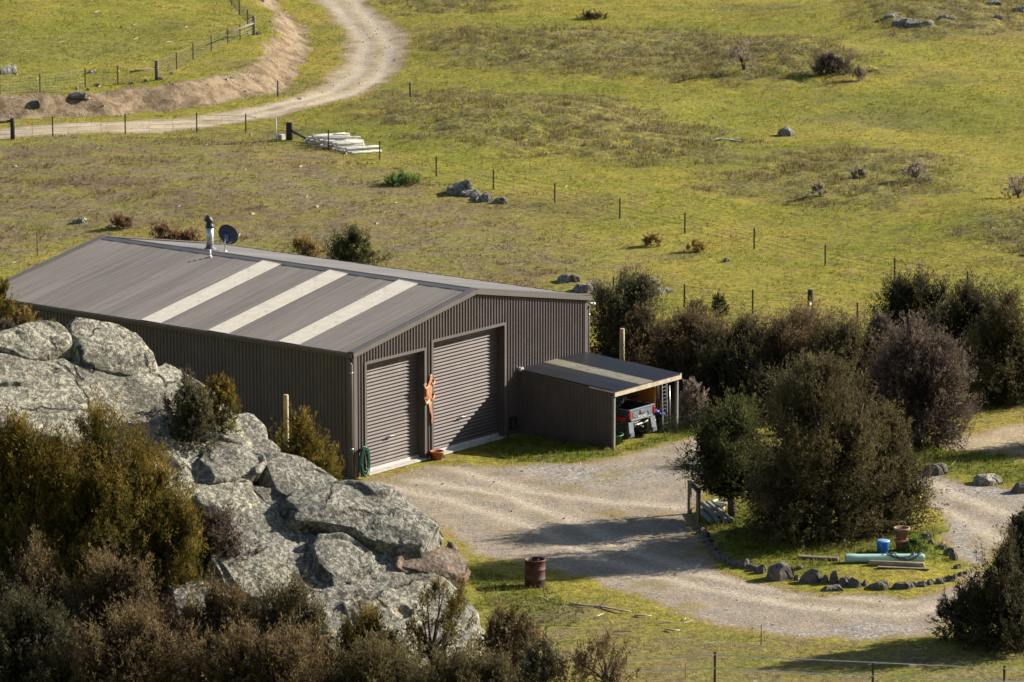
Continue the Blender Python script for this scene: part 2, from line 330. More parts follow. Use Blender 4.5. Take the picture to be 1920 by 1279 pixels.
class MB:
    """collects simple solids into one mesh"""
    def __init__(s): s.V = []; s.F = []; s.sm = []
    def add(s, V, F, smooth=False):
        o = len(s.V); s.V += [tuple(map(float, v)) for v in V]; s.F += [tuple(o+i for i in f) for f in F]; s.sm += [smooth]*len(F); return s
    def box(s, c, d, R=None):
        x, y, z = d[0]/2, d[1]/2, d[2]/2; P = [(-x, -y, -z), (x, -y, -z), (x, y, -z), (-x, y, -z), (-x, -y, z), (x, -y, z), (x, y, z), (-x, y, z)]
        if R is not None: P = [R @ Vector(p) for p in P]
        return s.add([(p[0]+c[0], p[1]+c[1], p[2]+c[2]) for p in P], [(3, 2, 1, 0), (4, 5, 6, 7), (0, 1, 5, 4), (1, 2, 6, 5), (2, 3, 7, 6), (3, 0, 4, 7)])
    def bar(s, p0, p1, w, h, upv=(0, 0, 1)):
        p0, p1 = Vector(p0), Vector(p1); d = (p1-p0).normalized(); sd = d.cross(Vector(upv))
        if sd.length < 1e-4: sd = d.cross(Vector((1, 0, 0)))
        sd.normalize(); u = sd.cross(d); a = sd*w/2; b = u*h/2
        P = [q+i*a+j*b for q in (p0, p1) for i, j in ((-1, -1), (1, -1), (1, 1), (-1, 1))]
        return s.add(P, [(3, 2, 1, 0), (4, 5, 6, 7), (0, 1, 5, 4), (1, 2, 6, 5), (2, 3, 7, 6), (3, 0, 4, 7)])
    def tube(s, pts, r, n=8, cap=True, smooth=True, flat=None):
        pts = [Vector(p) for p in pts]; rs = r if isinstance(r, (list, tuple)) else [r]*len(pts); V = []; F = []
        ref = None
        for i, p in enumerate(pts):
            d = (pts[min(i+1, len(pts)-1)]-pts[max(i-1, 0)]).normalized()
            if ref is None: ref = d.cross(Vector((0, 0, 1)) if abs(d.z) < .9 else Vector((1, 0, 0))).normalized()
            ref = (ref-d*ref.dot(d)).normalized(); u = d.cross(ref)
            for k in range(n):
                t = 2*math.pi*k/n; q = ref*math.cos(t)*rs[i]+u*math.sin(t)*rs[i]
                if flat is not None: q = Vector((q.x*flat[0], q.y*flat[1], q.z*flat[2]))
                V.append(p+q)
        for i in range(len(pts)-1):
            for k in range(n): F.append((i*n+k, i*n+(k+1) % n, (i+1)*n+(k+1) % n, (i+1)*n+k))
        s.add(V, F, smooth)
        if cap:
            o = len(s.V)-len(V); s.F += [tuple(o+k for k in reversed(range(n))), tuple(o+(len(pts)-1)*n+k for k in range(n))]; s.sm += [False, False]
        return s
    def lathe(s, prof, n=24, c=(0, 0, 0), axis='z', smooth=True, closed=False):
        V = []; F = []; m = len(prof)
        for k in range(n):
            t = 2*math.pi*k/n
            for r, z in prof:
                v = (r*math.cos(t), r*math.sin(t), z)
                if axis == 'x': v = (v[2], v[0], v[1])
                if axis == 'y': v = (v[1], v[2], v[0])
                V.append((v[0]+c[0], v[1]+c[1], v[2]+c[2]))
        for k in range(n):
            for i in range(m if closed else m-1):
                j = (i+1) % m; F.append((k*m+i, ((k+1) % n)*m+i, ((k+1) % n)*m+j, k*m+j))
        return s.add(V, F, smooth)
    def build(s, name, m, parent=None, bevel=0.0, loc=None):
        me = bpy.data.meshes.new(name); me.from_pydata(s.V, [], s.F); me.polygons.foreach_set('use_smooth', s.sm); me.update()
        o = mobj(name, me, m, parent, loc)
        if bevel:
            bv = o.modifiers.new('bevel', 'BEVEL'); bv.width = bevel; bv.segments = 2; bv.limit_method = 'ANGLE'
        return o

# ------------------------------------------------------------------ the ground
GROUND = ground_material()
def axis(parts, lo, hi):
    x = np.concatenate([np.arange(p, q, st) for p, q, st in parts]+[[parts[-1][1]]])
    g = 1.28; L = [x[0]]; st = 1.2
    while L[-1] > lo: L.append(L[-1]-st); st *= g
    Rr = [x[-1]]; st = 1.2
    while Rr[-1] < hi: Rr.append(Rr[-1]+st); st *= g
    return np.concatenate([np.array(L[:0:-1]), x, np.array(Rr[1:])])
def build_ground():
    A = axis([(-35, 35, 0.24)], -1800, 1800); B = axis([(104, 150, 0.2), (150, 290, 0.36)], -900, 3000)
    a, b = np.meshgrid(A, B); a = a.ravel(); b = b.ravel(); z = H(a, b); mk = masks(a, b)
    far = (b > 320) | (np.abs(a) > 60)
    V = np.stack([CAM[0]+RT[0]*a+FH[0]*b, CAM[1]+RT[1]*a+FH[1]*b, z], 1)
    # wheel ruts pressed in a little, gravel rough
    V[:, 2] += -0.035*mk['rut']+mk['gravel']*(vnoise(a*3.1, b*3.1, 7)-0.5)*0.03+mk['rough']*(fbm(a*1.1, b*1.1, 2, 3)-.5)*0.5*(~far)
    V[:, 2] += mk['bank']*(fbm(a*1.3, b*1.3, 6.6, 4)-0.5)*0.5
    na, nb = len(A), len(B); i = np.arange((nb-1)*(na-1)); r = i//(na-1); c = i % (na-1); q = r*na+c
    F = np.stack([q, q+1, q+na+1, q+na], 1)
    def sub(name, keep, lift):
        f = F[keep]; u, inv = np.unique(f.ravel(), return_inverse=True); v = V[u].copy(); v[:, 2] += lift
        me = np_mesh(name, v, inv.reshape(-1, 4), True)
        for k in mk: fattr(me, k, mk[k][u])
        o = mobj(name, me, GROUND); return tag(o, kind='structure')
    cen = lambda k: mk[k][F].mean(1)
    fa = a[F].mean(1); fb = b[F].mean(1)
    isroad = cen('gravel') > 0.12
    up = isroad & (fb > 170); yard = isroad & (fb <= 170); bank = (cen('bank') > 0.25) & ~isroad & ~far[F].any(1)
    sub('ground', np.ones(len(F), bool) & ~(up | yard | bank), 0.0)
    sub('dirt_road', up, 0.0); sub('gravel_driveway', yard, 0.0); sub('road_bank', bank, 0.0)
build_ground()

# grass: short blades everywhere in view, taller dry stalks on the rough patches
def scatter(n, b0, b1, seed):
    r = np.random.default_rng(seed); b = np.sqrt(r.uniform(b0*b0, b1*b1, n)); a = r.uniform(-0.125, 0.125, n)*b
    return a, b, r
def blades(name, label, a, b, r, hgt, wid, nb, lean, extra, sink=0.02):
    n = len(a); z = H(a, b); mk = masks(a, b)
    A = np.repeat(np.arange(n), nb); m = len(A); th = r.uniform(0, 2*np.pi, m); ln = r.uniform(0.1, 1, m)*lean
    hh = (hgt[A])*r.uniform(0.6, 1.25, m); ww = wid*r.uniform(0.7, 1.4, m)
    base = np.stack([CAM[0]+RT[0]*a+FH[0]*b, CAM[1]+RT[1]*a+FH[1]*b, z-sink], 1)[A]
    off = np.stack([np.cos(th), np.sin(th), 0*th], 1); per = np.stack([-np.sin(th), np.cos(th), 0*th], 1)
    base = base+off*(r.uniform(0, .5, m)*hh)[:, None]
    tip = base+off*(hh*ln)[:, None]+np.array([0, 0, 1.0])*hh[:, None]
    V = np.stack([base-per*ww[:, None]/2, base+per*ww[:, None]/2, tip], 1).reshape(-1, 3); F = np.arange(3*m).reshape(-1, 3)
    me = np_mesh(name, V, F)
    for k in ('lush', 'brown', 'rough'): fattr(me, k, np.repeat(mk[k][A], 3))
    for k, v in extra.items(): fattr(me, k, np.repeat(v[A], 3))
    return tag(mobj(name, me, MATS.get('grass_blades') or blade_material()), label, 'grass', kind='stuff')
def build_grass():
    a, b, r = scatter(150000, 108, 285, 21); mk = masks(a, b)
    bare = np.maximum(mk['gravel'], mk['bank']*0.85); cl = fbm(a/1.1, b/1.1, 4.1, 3)
    keep = (r.random(len(a)) > bare*1.05) & (cl+r.uniform(-.12, .12, len(a)) > 0.44); a, b = a[keep], b[keep]
    fp = np.maximum(poly_sd(SHED_FOOT[0], a, b), poly_sd(SHED_FOOT[1], a, b)) < 0.05; a, b = a[fp], b[fp]; mk = masks(a, b)
    hg = r.uniform(0.03, 0.10, len(a))*(1+0.9*mk['rough']+0.5*mk['lush'])*(0.7+.5*(b > 160))
    z0 = np.zeros(len(a)); dry = (r.random(len(a)) < 0.20)*r.uniform(.3, 1, len(a))
    blades('meadow_grass', 'short yellow-green meadow grass covering the paddock and verges', a, b, r, hg, 0.032, 4, 0.9, {'dry': dry, 'stalk': z0, 'rust': z0})
    a, b, r = scatter(80000, 150, 285, 22); mk = masks(a, b); n = fbm(a/2.4, b/2.4, 9.4, 3); cl = fbm(a/.7, b/.7, 19.4, 2)
    k = (mk['rough'] > 0.4) & (mk['gravel'] < .1) & (n > 0.44) & (cl > .5); a, b = a[k], b[k]
    st = (fbm(a/3.1, b/3.1, 14.4, 2)+r.uniform(-.2, .2, len(a)) > 0.5)*r.uniform(.4, 1, len(a)); dr = (1-st)*r.uniform(0, 1, len(a))
    blades('rough_tussock', 'dry tussock and grey dead stalks on the rough hummocks of the paddock', a, b, r, r.uniform(.12, .32, len(a)), 0.03, 6, 0.8, {'dry': dr, 'stalk': st, 'rust': 0*st})
    a, b, r = scatter(60000, 150, 215, 23); mk = masks(a, b); n = fbm(a/2.9, b/1.6, 5.4, 4)
    k = (mk['brown'] > 0.4) & (mk['gravel'] < .1) & (n > 0.585); a, b = a[k], b[k]
    blades('sorrel_patch', 'low rusty brown weeds in patches behind the shed', a, b, r, r.uniform(.05, .17, len(a)), 0.03, 5, 0.9, {'dry': 0*a, 'stalk': (r.random(len(a)) < .5)*.8, 'rust': r.uniform(.0, .8, len(a))})
    a, b, r = scatter(70000, 108, 165, 24); mk = masks(a, b)
    k = (mk['lush'] > 0.5) & (mk['gravel'] < .35) & (np.maximum(poly_sd(SHED_FOOT[0], a, b), poly_sd(SHED_FOOT[1], a, b)) < -0.03); a, b = a[k], b[k]
    blades('lush_grass', 'bright green longer grass beside the shed and on the island lawn', a, b, r, r.uniform(.08, .2, len(a)), 0.028, 5, 1.0, {'dry': (r.random(len(a)) < .15)*.7, 'stalk': 0*a, 'rust': 0*a})
build_grass()
# loose stones, too many and too small to count
def build_pebbles():
    a, b, r = scatter(14000, 108, 285, 31); mk = masks(a, b)
    p = 0.05+0.9*mk['stony']+0.22*mk['gravel']+0.15*mk['brown']+0.9*mk['bank']
    k = (r.random(len(a)) < p) & (np.maximum(poly_sd(SHED_FOOT[0], a, b), poly_sd(SHED_FOOT[1], a, b)) < -0.1); a, b = a[k], b[k]; n = len(a)
    s = r.uniform(0.018, 0.045, n)*(1+1.3*(r.random(n) < .05))*(1+.35*(b > 160)); z = H(a, b)
    O = np.array([(1, .7, -.4), (-.9, .9, -.4), (-1, -.7, -.4), (.8, -.9, -.4), (.6, .45, .42), (-.5, .55, .5), (-.65, -.4, .38), (.5, -.5, .45)], float); Fo = np.array([(4, 5, 6), (4, 6, 7), (0, 1, 5), (0, 5, 4), (1, 2, 6), (1, 6, 5), (2, 3, 7), (2, 7, 6), (3, 0, 4), (3, 4, 7)])
    th = r.uniform(0, 6.28, n); c, sn = np.cos(th), np.sin(th); D = O[None]*r.uniform(.6, 1.35, (n, 8, 1))*s[:, None, None]
    V = np.stack([D[..., 0]*c[:, None]-D[..., 1]*sn[:, None]*.7, D[..., 0]*sn[:, None]+D[..., 1]*c[:, None]*.7, D[..., 2]], 2)
    V += np.stack([CAM[0]+RT[0]*a+FH[0]*b, CAM[1]+RT[1]*a+FH[1]*b, z+s*.1], 1)[:, None]
    F = (np.arange(n)[:, None, None]*8+Fo[None]).reshape(-1, 3)
    o = mobj('loose_stones', np_mesh('loose_stones', V.reshape(-1, 3), F), mat('pebble', (0.33, 0.30, 0.26), 0.95, var=.5, vs=3))
    tag(o, 'small pale loose stones scattered over the gravel and dry ground', 'stones', kind='stuff')
build_pebbles()
def build_sticks():
    a, b, r = scatter(5200, 108, 285, 41); mk = masks(a, b)
    up = poly_sd(PADDOCK, a, b) > 3.5; lowz = (b < 118) & (a > -1); p = np.where(up, .35, np.where(lowz, .5, .05))*(mk['gravel'] < .3)
    k = (r.random(len(a)) < p) & (np.maximum(poly_sd(SHED_FOOT[0], a, b), poly_sd(SHED_FOOT[1], a, b)) < -0.3); a, b = a[k], b[k]; n = len(a)
    th = r.uniform(-.5, .5, n)+np.where(r.random(n) < .25, 1.2, 0); ln = r.uniform(.12, .55, n); d = np.stack([RT[0]*np.cos(th)+FH[0]*np.sin(th), RT[1]*np.cos(th)+FH[1]*np.sin(th), r.uniform(-.05, .12, n)], 1)
    c = np.stack([CAM[0]+RT[0]*a+FH[0]*b, CAM[1]+RT[1]*a+FH[1]*b, H(a, b)+.05], 1); wv = r.uniform(.008, .02, n)[:, None]; nz = np.array([0, 0, 1.0])[None]; sdv = np.cross(d, nz)
    e0 = c-d*ln[:, None]/2; e1 = c+d*ln[:, None]/2
    V = np.stack([e0-sdv*wv, e0+sdv*wv, e0+nz*wv*1.6, e1-sdv*wv*.6, e1+sdv*wv*.6, e1+nz*wv], 1).reshape(-1, 3)
    F = (np.arange(n)[:, None, None]*6+np.array([(0, 1, 4, 3), (1, 2, 5, 4), (2, 0, 3, 5)])[None]).reshape(-1, 4)
    tag(mobj('dead_sticks', np_mesh('dead_sticks', V, F), mat('stick_wood', (.36, .31, .25), .9, var=.4, vs=2)), 'pale dead sticks scattered in the grass', 'sticks', kind='stuff')
build_sticks()

# ------------------------------------------------------------------ corrugated sheet
def ribs(x0, x1, pitch, depth, kind='trap'):
    """profile points (x, offset) across the ribs"""
    out = []; n = max(1, round((x1-x0)/pitch)); p = (x1-x0)/n
    for i in range(n):
        s = x0+i*p
        if kind == 'trap': out += [(s, 0), (s+p*.52, 0), (s+p*.62, depth), (s+p*.90, depth)]
        else: out += [(s+p*k/6, depth*(0.5-0.5*math.cos(2*math.pi*k/6))) for k in range(6)]
    return out+[(x1, 0)]
def sheet(prof, p_of, lo, hi):
    """quads between lo(x) and hi(x); p_of(x, offset, h) gives the point"""
    V = []; F = []
    for x, o in prof: V += [p_of(x, o, lo(x)), p_of(x, o, hi(x))]
    for i in range(len(prof)-1): F.append((2*i, 2*i+2, 2*i+3, 2*i+1))
    return V, F
W, L, EH, RH = 12.0, 15.94, 3.95, 5.04
CLAD = mat('dark_brown_steel', (0.082, 0.066, 0.062), 0.5, 0.0, var=.10, vs=0.7, spec=.5, c2=(.105, .088, .078), c2t=(.50, .72), c2s=1.3)
TRIM = mat('trim_steel', (0.108, 0.093, 0.084), 0.45, var=.06, vs=1.2, spec=.5)
ROOFM = mat('roof_steel', (0.142, 0.126, 0.108), 0.36, var=.10, vs=0.6, c2=(0.175, 0.153, 0.128), c2t=(.45, .7), c2s=1.1, spec=.6)
def roof_material(name, c, rough):
    m, t, p = newmat(name); b = NB(t); co = b.co(); mp = b.n('ShaderNodeMapping'); mp.inputs['Scale'].default_value = (.25, 9, 1); t.links.new(co, mp.inputs['Vector'])
    oi = b.n('ShaderNodeObjectInfo'); va = b.n('ShaderNodeVectorMath', operation='ADD'); t.links.new(mp.outputs[0], va.inputs[0])
    cx = b.n('ShaderNodeCombineXYZ'); t.links.new(b.m('MULTIPLY', oi.outputs['Random'], 50.0), cx.inputs[0]); t.links.new(cx.outputs[0], va.inputs[1])
    f = b.m('MULTIPLY', b.ramp(b.noise(1.0, va.outputs[0], 4, .7), .3, .7, .80, 1.22), b.ramp(oi.outputs['Random'], 0, 1, .90, 1.10))
    cc = b.n('ShaderNodeCombineColor'); [t.links.new(f, cc.inputs[k]) for k in range(3)]
    t.links.new(b.mix(1.0, c, cc.outputs[0], 'MULTIPLY'), p.inputs['Base Color']); p.inputs['Roughness'].default_value = rough; p.inputs['Specular IOR Level'].default_value = .55
    return m
ROOFS = roof_material('roof_sheet_steel', (0.165, 0.144, 0.120), .36)
SKYL = mat('skylight_sheet', (0.60, 0.545, 0.44), 0.6, var=.07, vs=3, c2=(0.40, 0.34, 0.25), c2t=(.52, .70), c2s=6)
RDOOR = mat('roller_steel', (0.088, 0.068, 0.061), 0.6, var=.12, vs=0.5, spec=.3, c2=(0.13, .105, .085), c2t=(.55,.7), c2s=.8)
CONC = mat('concrete', (0.42, 0.39, 0.34), 0.9, var=.15, bumpd=.01)
DARK = mat('dark_inside', (0.03, 0.028, 0.027), 0.9)
GALV = mat('galvanised', (0.50, 0.51, 0.51), 0.38, 0.6, var=.15)
WHITE = mat('white_plastic', (0.72, 0.72, 0.70), 0.5)
BLACK = mat('black_plastic', (0.025, 0.025, 0.027), 0.5)
WOODP = mat('pale_timber', (0.40, 0.31, 0.17), 0.85, var=.25, vs=8, bumpd=.01)
WOODG = mat('grey_timber', (0.165, 0.135, 0.105), 0.9, var=.3, vs=9, bumpd=.012)
WOODD = mat('dark_timber', (0.045, 0.038, 0.036), 0.85, var=.3, vs=6)
def roof_z(x): return EH+(RH-EH)*(1-abs(x-W/2)/(W/2))
D1 = (0.60, 3.45, 3.50); D2 = (3.90, 7.55, 3.68); REC = 0.25
def build_shed():
    s = empty('farm_shed', (0, 0, 0), 0, 'long dark brown corrugated steel farm shed with gable end and two roller doors', 'shed')
    # gable wall in one rib run with the door openings left out
    mb = MB()
    segs = [(0.0, D1[0], 0), (D1[0], D1[1], D1[2]), (D1[1], D2[0], 0), (D2[0], D2[1], D2[2]), (D2[1], W, 0)]
    for x0, x1, zb in segs:
        V, F = sheet(ribs(x0, x1, 0.145, 0.032), lambda x, o, h: (x, -o, h), lambda x: zb, lambda x: roof_z(x)-0.02); mb.add(V, F)
    mb.build('front_wall', CLAD, s)
    mb = MB(); V, F = sheet(ribs(0, L, 0.145, 0.03), lambda y, o, h: (-o, L-y, h), lambda x: 0, lambda x: EH-0.02); mb.add(V, F); mb.build('side_wall', CLAD, s)
    mb = MB(); V, F = sheet(ribs(0, L, 0.145, 0.03), lambda y, o, h: (W+o, y, h), lambda x: 0, lambda x: EH-0.02); mb.add(V, F); mb.build('side_wall', CLAD, s)
    mb = MB(); V, F = sheet(ribs(0, W, 0.145, 0.03), lambda x, o, h: (W-x, L+o, h), lambda x: 0, lambda x: roof_z(x)-0.02); mb.add(V, F); mb.build('back_wall', CLAD, s)
    # roof sheets, 0.76 m cover, laps slightly proud
    n = 21; cw = (L+0.16)/n; sl = math.hypot(W/2+.08, RH-EH); sk = {3, 7, 11}
    ang = math.atan2(RH-EH, W/2)
    sh_me = {}
    def roof_mesh(key, wdt, dp=.02):
        V, F = sheet(ribs(0, wdt, 0.10, dp, 'sine'), lambda y, o, h: (h, y, o+0.010*y/wdt), lambda x: 0, lambda x: sl)
        me = bpy.data.meshes.new('roof_sheet'); me.from_pydata(V, [], F); me.polygons.foreach_set('use_smooth', [True]*len(F)); me.update(); return me
    me_r = roof_mesh('r', cw+0.012); me_s = roof_mesh('s', cw+0.10, .008)
    me_r.materials.append(ROOFS); me_s.materials.append(SKYL)
    ry = -0.08
    for i in range(n):
        y = -0.08+i*cw
        for side in (0, 1):
            o = bpy.data.objects.new('roof_sheet', me_r); link(o, s)
            if side == 0: o.location = (-0.08, y, EH); o.rotation_euler = (0, -ang, 0)
            else: o.location = (W+0.08, y+cw, EH); o.rotation_euler = (0, -ang, math.pi)
    for y0 in (2.10, 5.02, 7.88):
        o = bpy.data.objects.new('skylight_sheet', me_s); link(o, s); o.location = (-0.085, y0, EH+0.030); o.rotation_euler = (0, -ang, 0)
    # ridge cap, barge boards, gutters, corner flashings
    mb = MB(); hw = 0.22
    P = [(W/2-hw, roof_z(W/2-hw)+.045), (W/2-.05, RH+.06), (W/2, RH+.085), (W/2+.05, RH+.06), (W/2+hw, roof_z(W/2-hw)+.045)]
    V = [(x, y, z) for y in (-0.12, L+.12) for x, z in P]; mb.add(V, [(i, i+1, i+6, i+5) for i in range(4)]); mb.build('ridge_cap', ROOFM, s)
    for y in (-0.115, L+0.115):
        for sd in (-1, 1):
            mb = MB(); x0 = W/2+sd*(W/2+.12); mb.bar((x0, y, roof_z(0)-.05+.0), (W/2, y, RH-.03), 0.05, 0.15); mb.build('barge_board', TRIM, s)
            mb = MB(); mb.bar((x0, y+(0.09 if y < 0 else -.09), roof_z(0)+.055), (W/2, y+(0.09 if y < 0 else -.09), RH+.075), 0.22, 0.018); mb.build('barge_flashing', TRIM, s)
    for sd, x in ((-1, -0.14), (1, W+.14)):
        mb = MB(); g = [(-.07*sd, .0), (.06*sd, .0), (.075*sd, .13), (.055*sd, .13), (.045*sd, .02), (-.055*sd, .02), (-.055*sd, .13), (-.07*sd, .13)]
        V = [(x+p, y, EH-.115+q) for y in (-.1, L+.1) for p, q in g]; k = len(g)
        mb.add(V, [(i, (i+1) % k, k+(i+1) % k, k+i) for i in range(k)]+[tuple(range(k)), tuple(range(2*k-1, k-1, -1))]); mb.build('gutter', CLAD, s)
    for x in (0.0, W):
        mb = MB(); sg = 1 if x == 0 else -1
        mb.box((x+.07*sg, -.045, EH/2-.06), (.16, .016, EH-.1)); mb.box((x-.04*sg, .05, EH/2-.06), (.016, .19, EH-.1)); mb.build('corner_flashing', TRIM, s)
    for x in (-0.10, W+.10):
        mb = MB(); mb.tube([(x, .12, EH-.06), (x, .06, EH-.25), (x, -.02, EH-.35), (x, -.02, .05)], .042, 10)
        d = mb.build('downpipe', TRIM, s)
        for z in (3.35, 0.95):
            m2 = MB(); m2.lathe([(.05, -.02), (.055, -.02), (.055, .02), (.05, .02)], 10, (x, -.02, z)); m2.build('pipe_bracket', GALV, d)
    mb = MB(); mb.tube([(W+.08, -.06, EH-.22), (W+.2, -.12, EH-.24)], .03, 8); mb.lathe([(0, -.05), (.05, -.035), (.055, .01), (.02, .05), (0, .06)], 10, (W+.22, -.15, EH-.25)); mb.build('security_light', WHITE, s)
    # roller doors
    for x0, x1, h in (D1, D2):
        V = []; F = []; nr = int(round((h-.12)/0.112)); k = 6; rows = []
        for i in range(nr):
            for q in range(k): rows.append((0.12+(h-.12)*(i+q/k)/nr, 0.026*math.sin(2*math.pi*q/k)+0.004*math.sin(i*2.7)))
        for z, o in rows: V += [(x0, REC-.03-o, z), (x1, REC-.03-o, z)]
        F = [(2*i, 2*i+1, 2*i+3, 2*i+2) for i in range(len(rows)-1)]
        mb = MB(); mb.add(V, F, True); d = mb.build('roller_door', RDOOR, s)
        MB().box(((x0+x1)/2, REC-.035, .07), (x1-x0-.02, .06, .10)).build('bottom_rail', mat('rail_alu', (.50, .47, .44), .5, .2), d)
        hx = (x0+x1)/2-(.0 if h < 3.6 else .1); mh = MB(); mh.tube([(hx-.14, REC-.06, .98), (hx-.14, REC-.12, .98), (hx+.14, REC-.12, .98), (hx+.14, REC-.06, .98)], .018, 8); mh.build('handle', GALV, d)
        MB().box(((x0+x1)/2, REC+.02, h-.11), (x1-x0-.02, .10, .2)).build('door_head', CLAD, s)
        for x, sg in ((x0, 1), (x1, -1)):
            MB().box((x-.006*sg, REC/2+.03, h/2), (.012, REC+.10, h)).build('jamb_reveal', CLAD, s)
            MB().box((x-.05*sg, -.048, h/2+.04), (.10, .022, h+.08)).build('door_jamb', TRIM, s)
        MB().box(((x0+x1)/2, -.047, h+.05), (x1-x0-.004, .024, .09)).build('door_lintel', TRIM, s)
        MB().box(((x0+x1)/2, REC/2+.03, h+.006), (x1-x0, REC+.1, .012)).build('lintel_soffit', CLAD, s)
        MB().box(((x0+x1)/2, REC/2-.03, .012), (x1-x0+.02, REC+.2, .045)).build('door_sill', CONC, s, .01)
    mb = MB(); mb.tube([(-.06, .75, 1.0), (-.16, .75, 1.0)], .016, 6); mb.tube([(-.14, .62, .95), (-.14, .75, 1.0), (-.14, .88, .95)], .014, 6); mb.tube([(-.16, .75, 1.0), (-.17, .75, .88)], .016, 6); mb.build('garden_tap', GALV, s)
    mb = MB(); mb.box((-.07, 1.75, 1.2), (.08, .16, .2)); mb.tube([(-.08, 1.75, 1.1), (-.10, 1.72, .9), (-.08, 1.78, .8)], .012, 5); mb.build('power_socket', GALV, s)
    mb = MB(); 
    for x, z, dx, dz in ((7.98, .26, .34, .05), (7.98, .62, .34, .05), (7.835, .44, .05, .32), (8.125, .44, .05, .32)): mb.box((x, -.075, z-.05), (dx, .06, dz))
    mb.build('wall_vent', BLACK, s)
    MB().box((W/2, L/2, -.06), (W-.02, L-.02, .1)).build('floor_slab', CONC, s)
build_shed()
def on_roof(x): return roof_z(x)+.02
def build_roof_fittings():
    def far(px, py, x): d = ray(px, py); P = CAM+d*((x-CAM[0])/d[0]); return x, P[1], on_roof(x)
    x, y, z = far(394, 472, 7.7)
    t = empty('chimney_flue', (x, y, z), 0, 'galvanised stove flue with black angled cowl on the shed ridge', 'chimney')
    MB().lathe([(0, -.05), (.24, -.05), (.2, .05), (.135, .1), (.135, .16), (0, .16)], 20).build('flashing', mat('lead_flashing', (.12, .12, .12), .7), t)
    MB().lathe([(0, .1), (.125, .1), (.125, .80), (0, .80)], 24).build('flue_pipe', GALV, t)
    mb = MB(); mb.lathe([(0, .76), (.155, .76), (.155, .80), (.12, .88), (.10, .92), (0, .92)], 20); mb.tube([(.03, 0, .88), (.03, 0, .96), (-.02, .03, 1.04), (-.10, .09, 1.10)], [.11, .115, .12, .12], 16); mb.build('cowl', BLACK, t)
    mb = MB(); mb.tube([(.1, -.05, .3), (.45, -.35, .45)], .014, 6); mb.build('stay', WHITE, t)
    x, y, z = far(422, 464, 7.7)
    t = empty('satellite_dish', (x, y, z), 0, 'dark navy satellite dish on a white mast behind the flue', 'satellite dish')
    MB().tube([(0, 0, 0), (0, 0, .34), (.03, -.01, .46)], .022, 8).build('mast', WHITE, t)
    MB().lathe([(0, 0), (.09, 0), (.05, .04), (.025, .06)], 12).build('foot', WHITE, t)
    prof = [(0.0, 0.0), (.12, .006), (.24, .024), (.36, .055), (.37, .055), (.36, .07), (.24, .038), (.12, .018), (0, .012)]
    mb = MB(); mb.lathe(prof, 32); d = mb.build('dish', mat('navy_paint', (.022, .04, .085), .5), t, loc=(.10, -.03, .56)); d.rotation_euler = Vector((.95, .25, .30)).to_track_quat('Z', 'Y').to_euler()
    MB().box((.05, -.01, .48), (.08, .12, .22)).build('bracket', mat('blue_grey', (.09, .13, .2), .5), t)
    MB().tube([(.12, -.05, .28), (.4, -.2, .42), (.5, -.25, .6)], .012, 6).build('feed_arm', GALV, t)
    x, y, z = far(394, 489, 5.6)
    t = empty('vent_pipe', (x, y, z), 0, 'short white vent pipe on the near roof slope below the flue', 'pipe')
    MB().tube([(0, 0, -.03), (0, 0, .26)], .035, 10).build('pipe', WHITE, t); MB().lathe([(0, .0), (.08, .0), (.045, .07), (.03, .09)], 12).build('boot', WHITE, t)
build_roof_fittings()

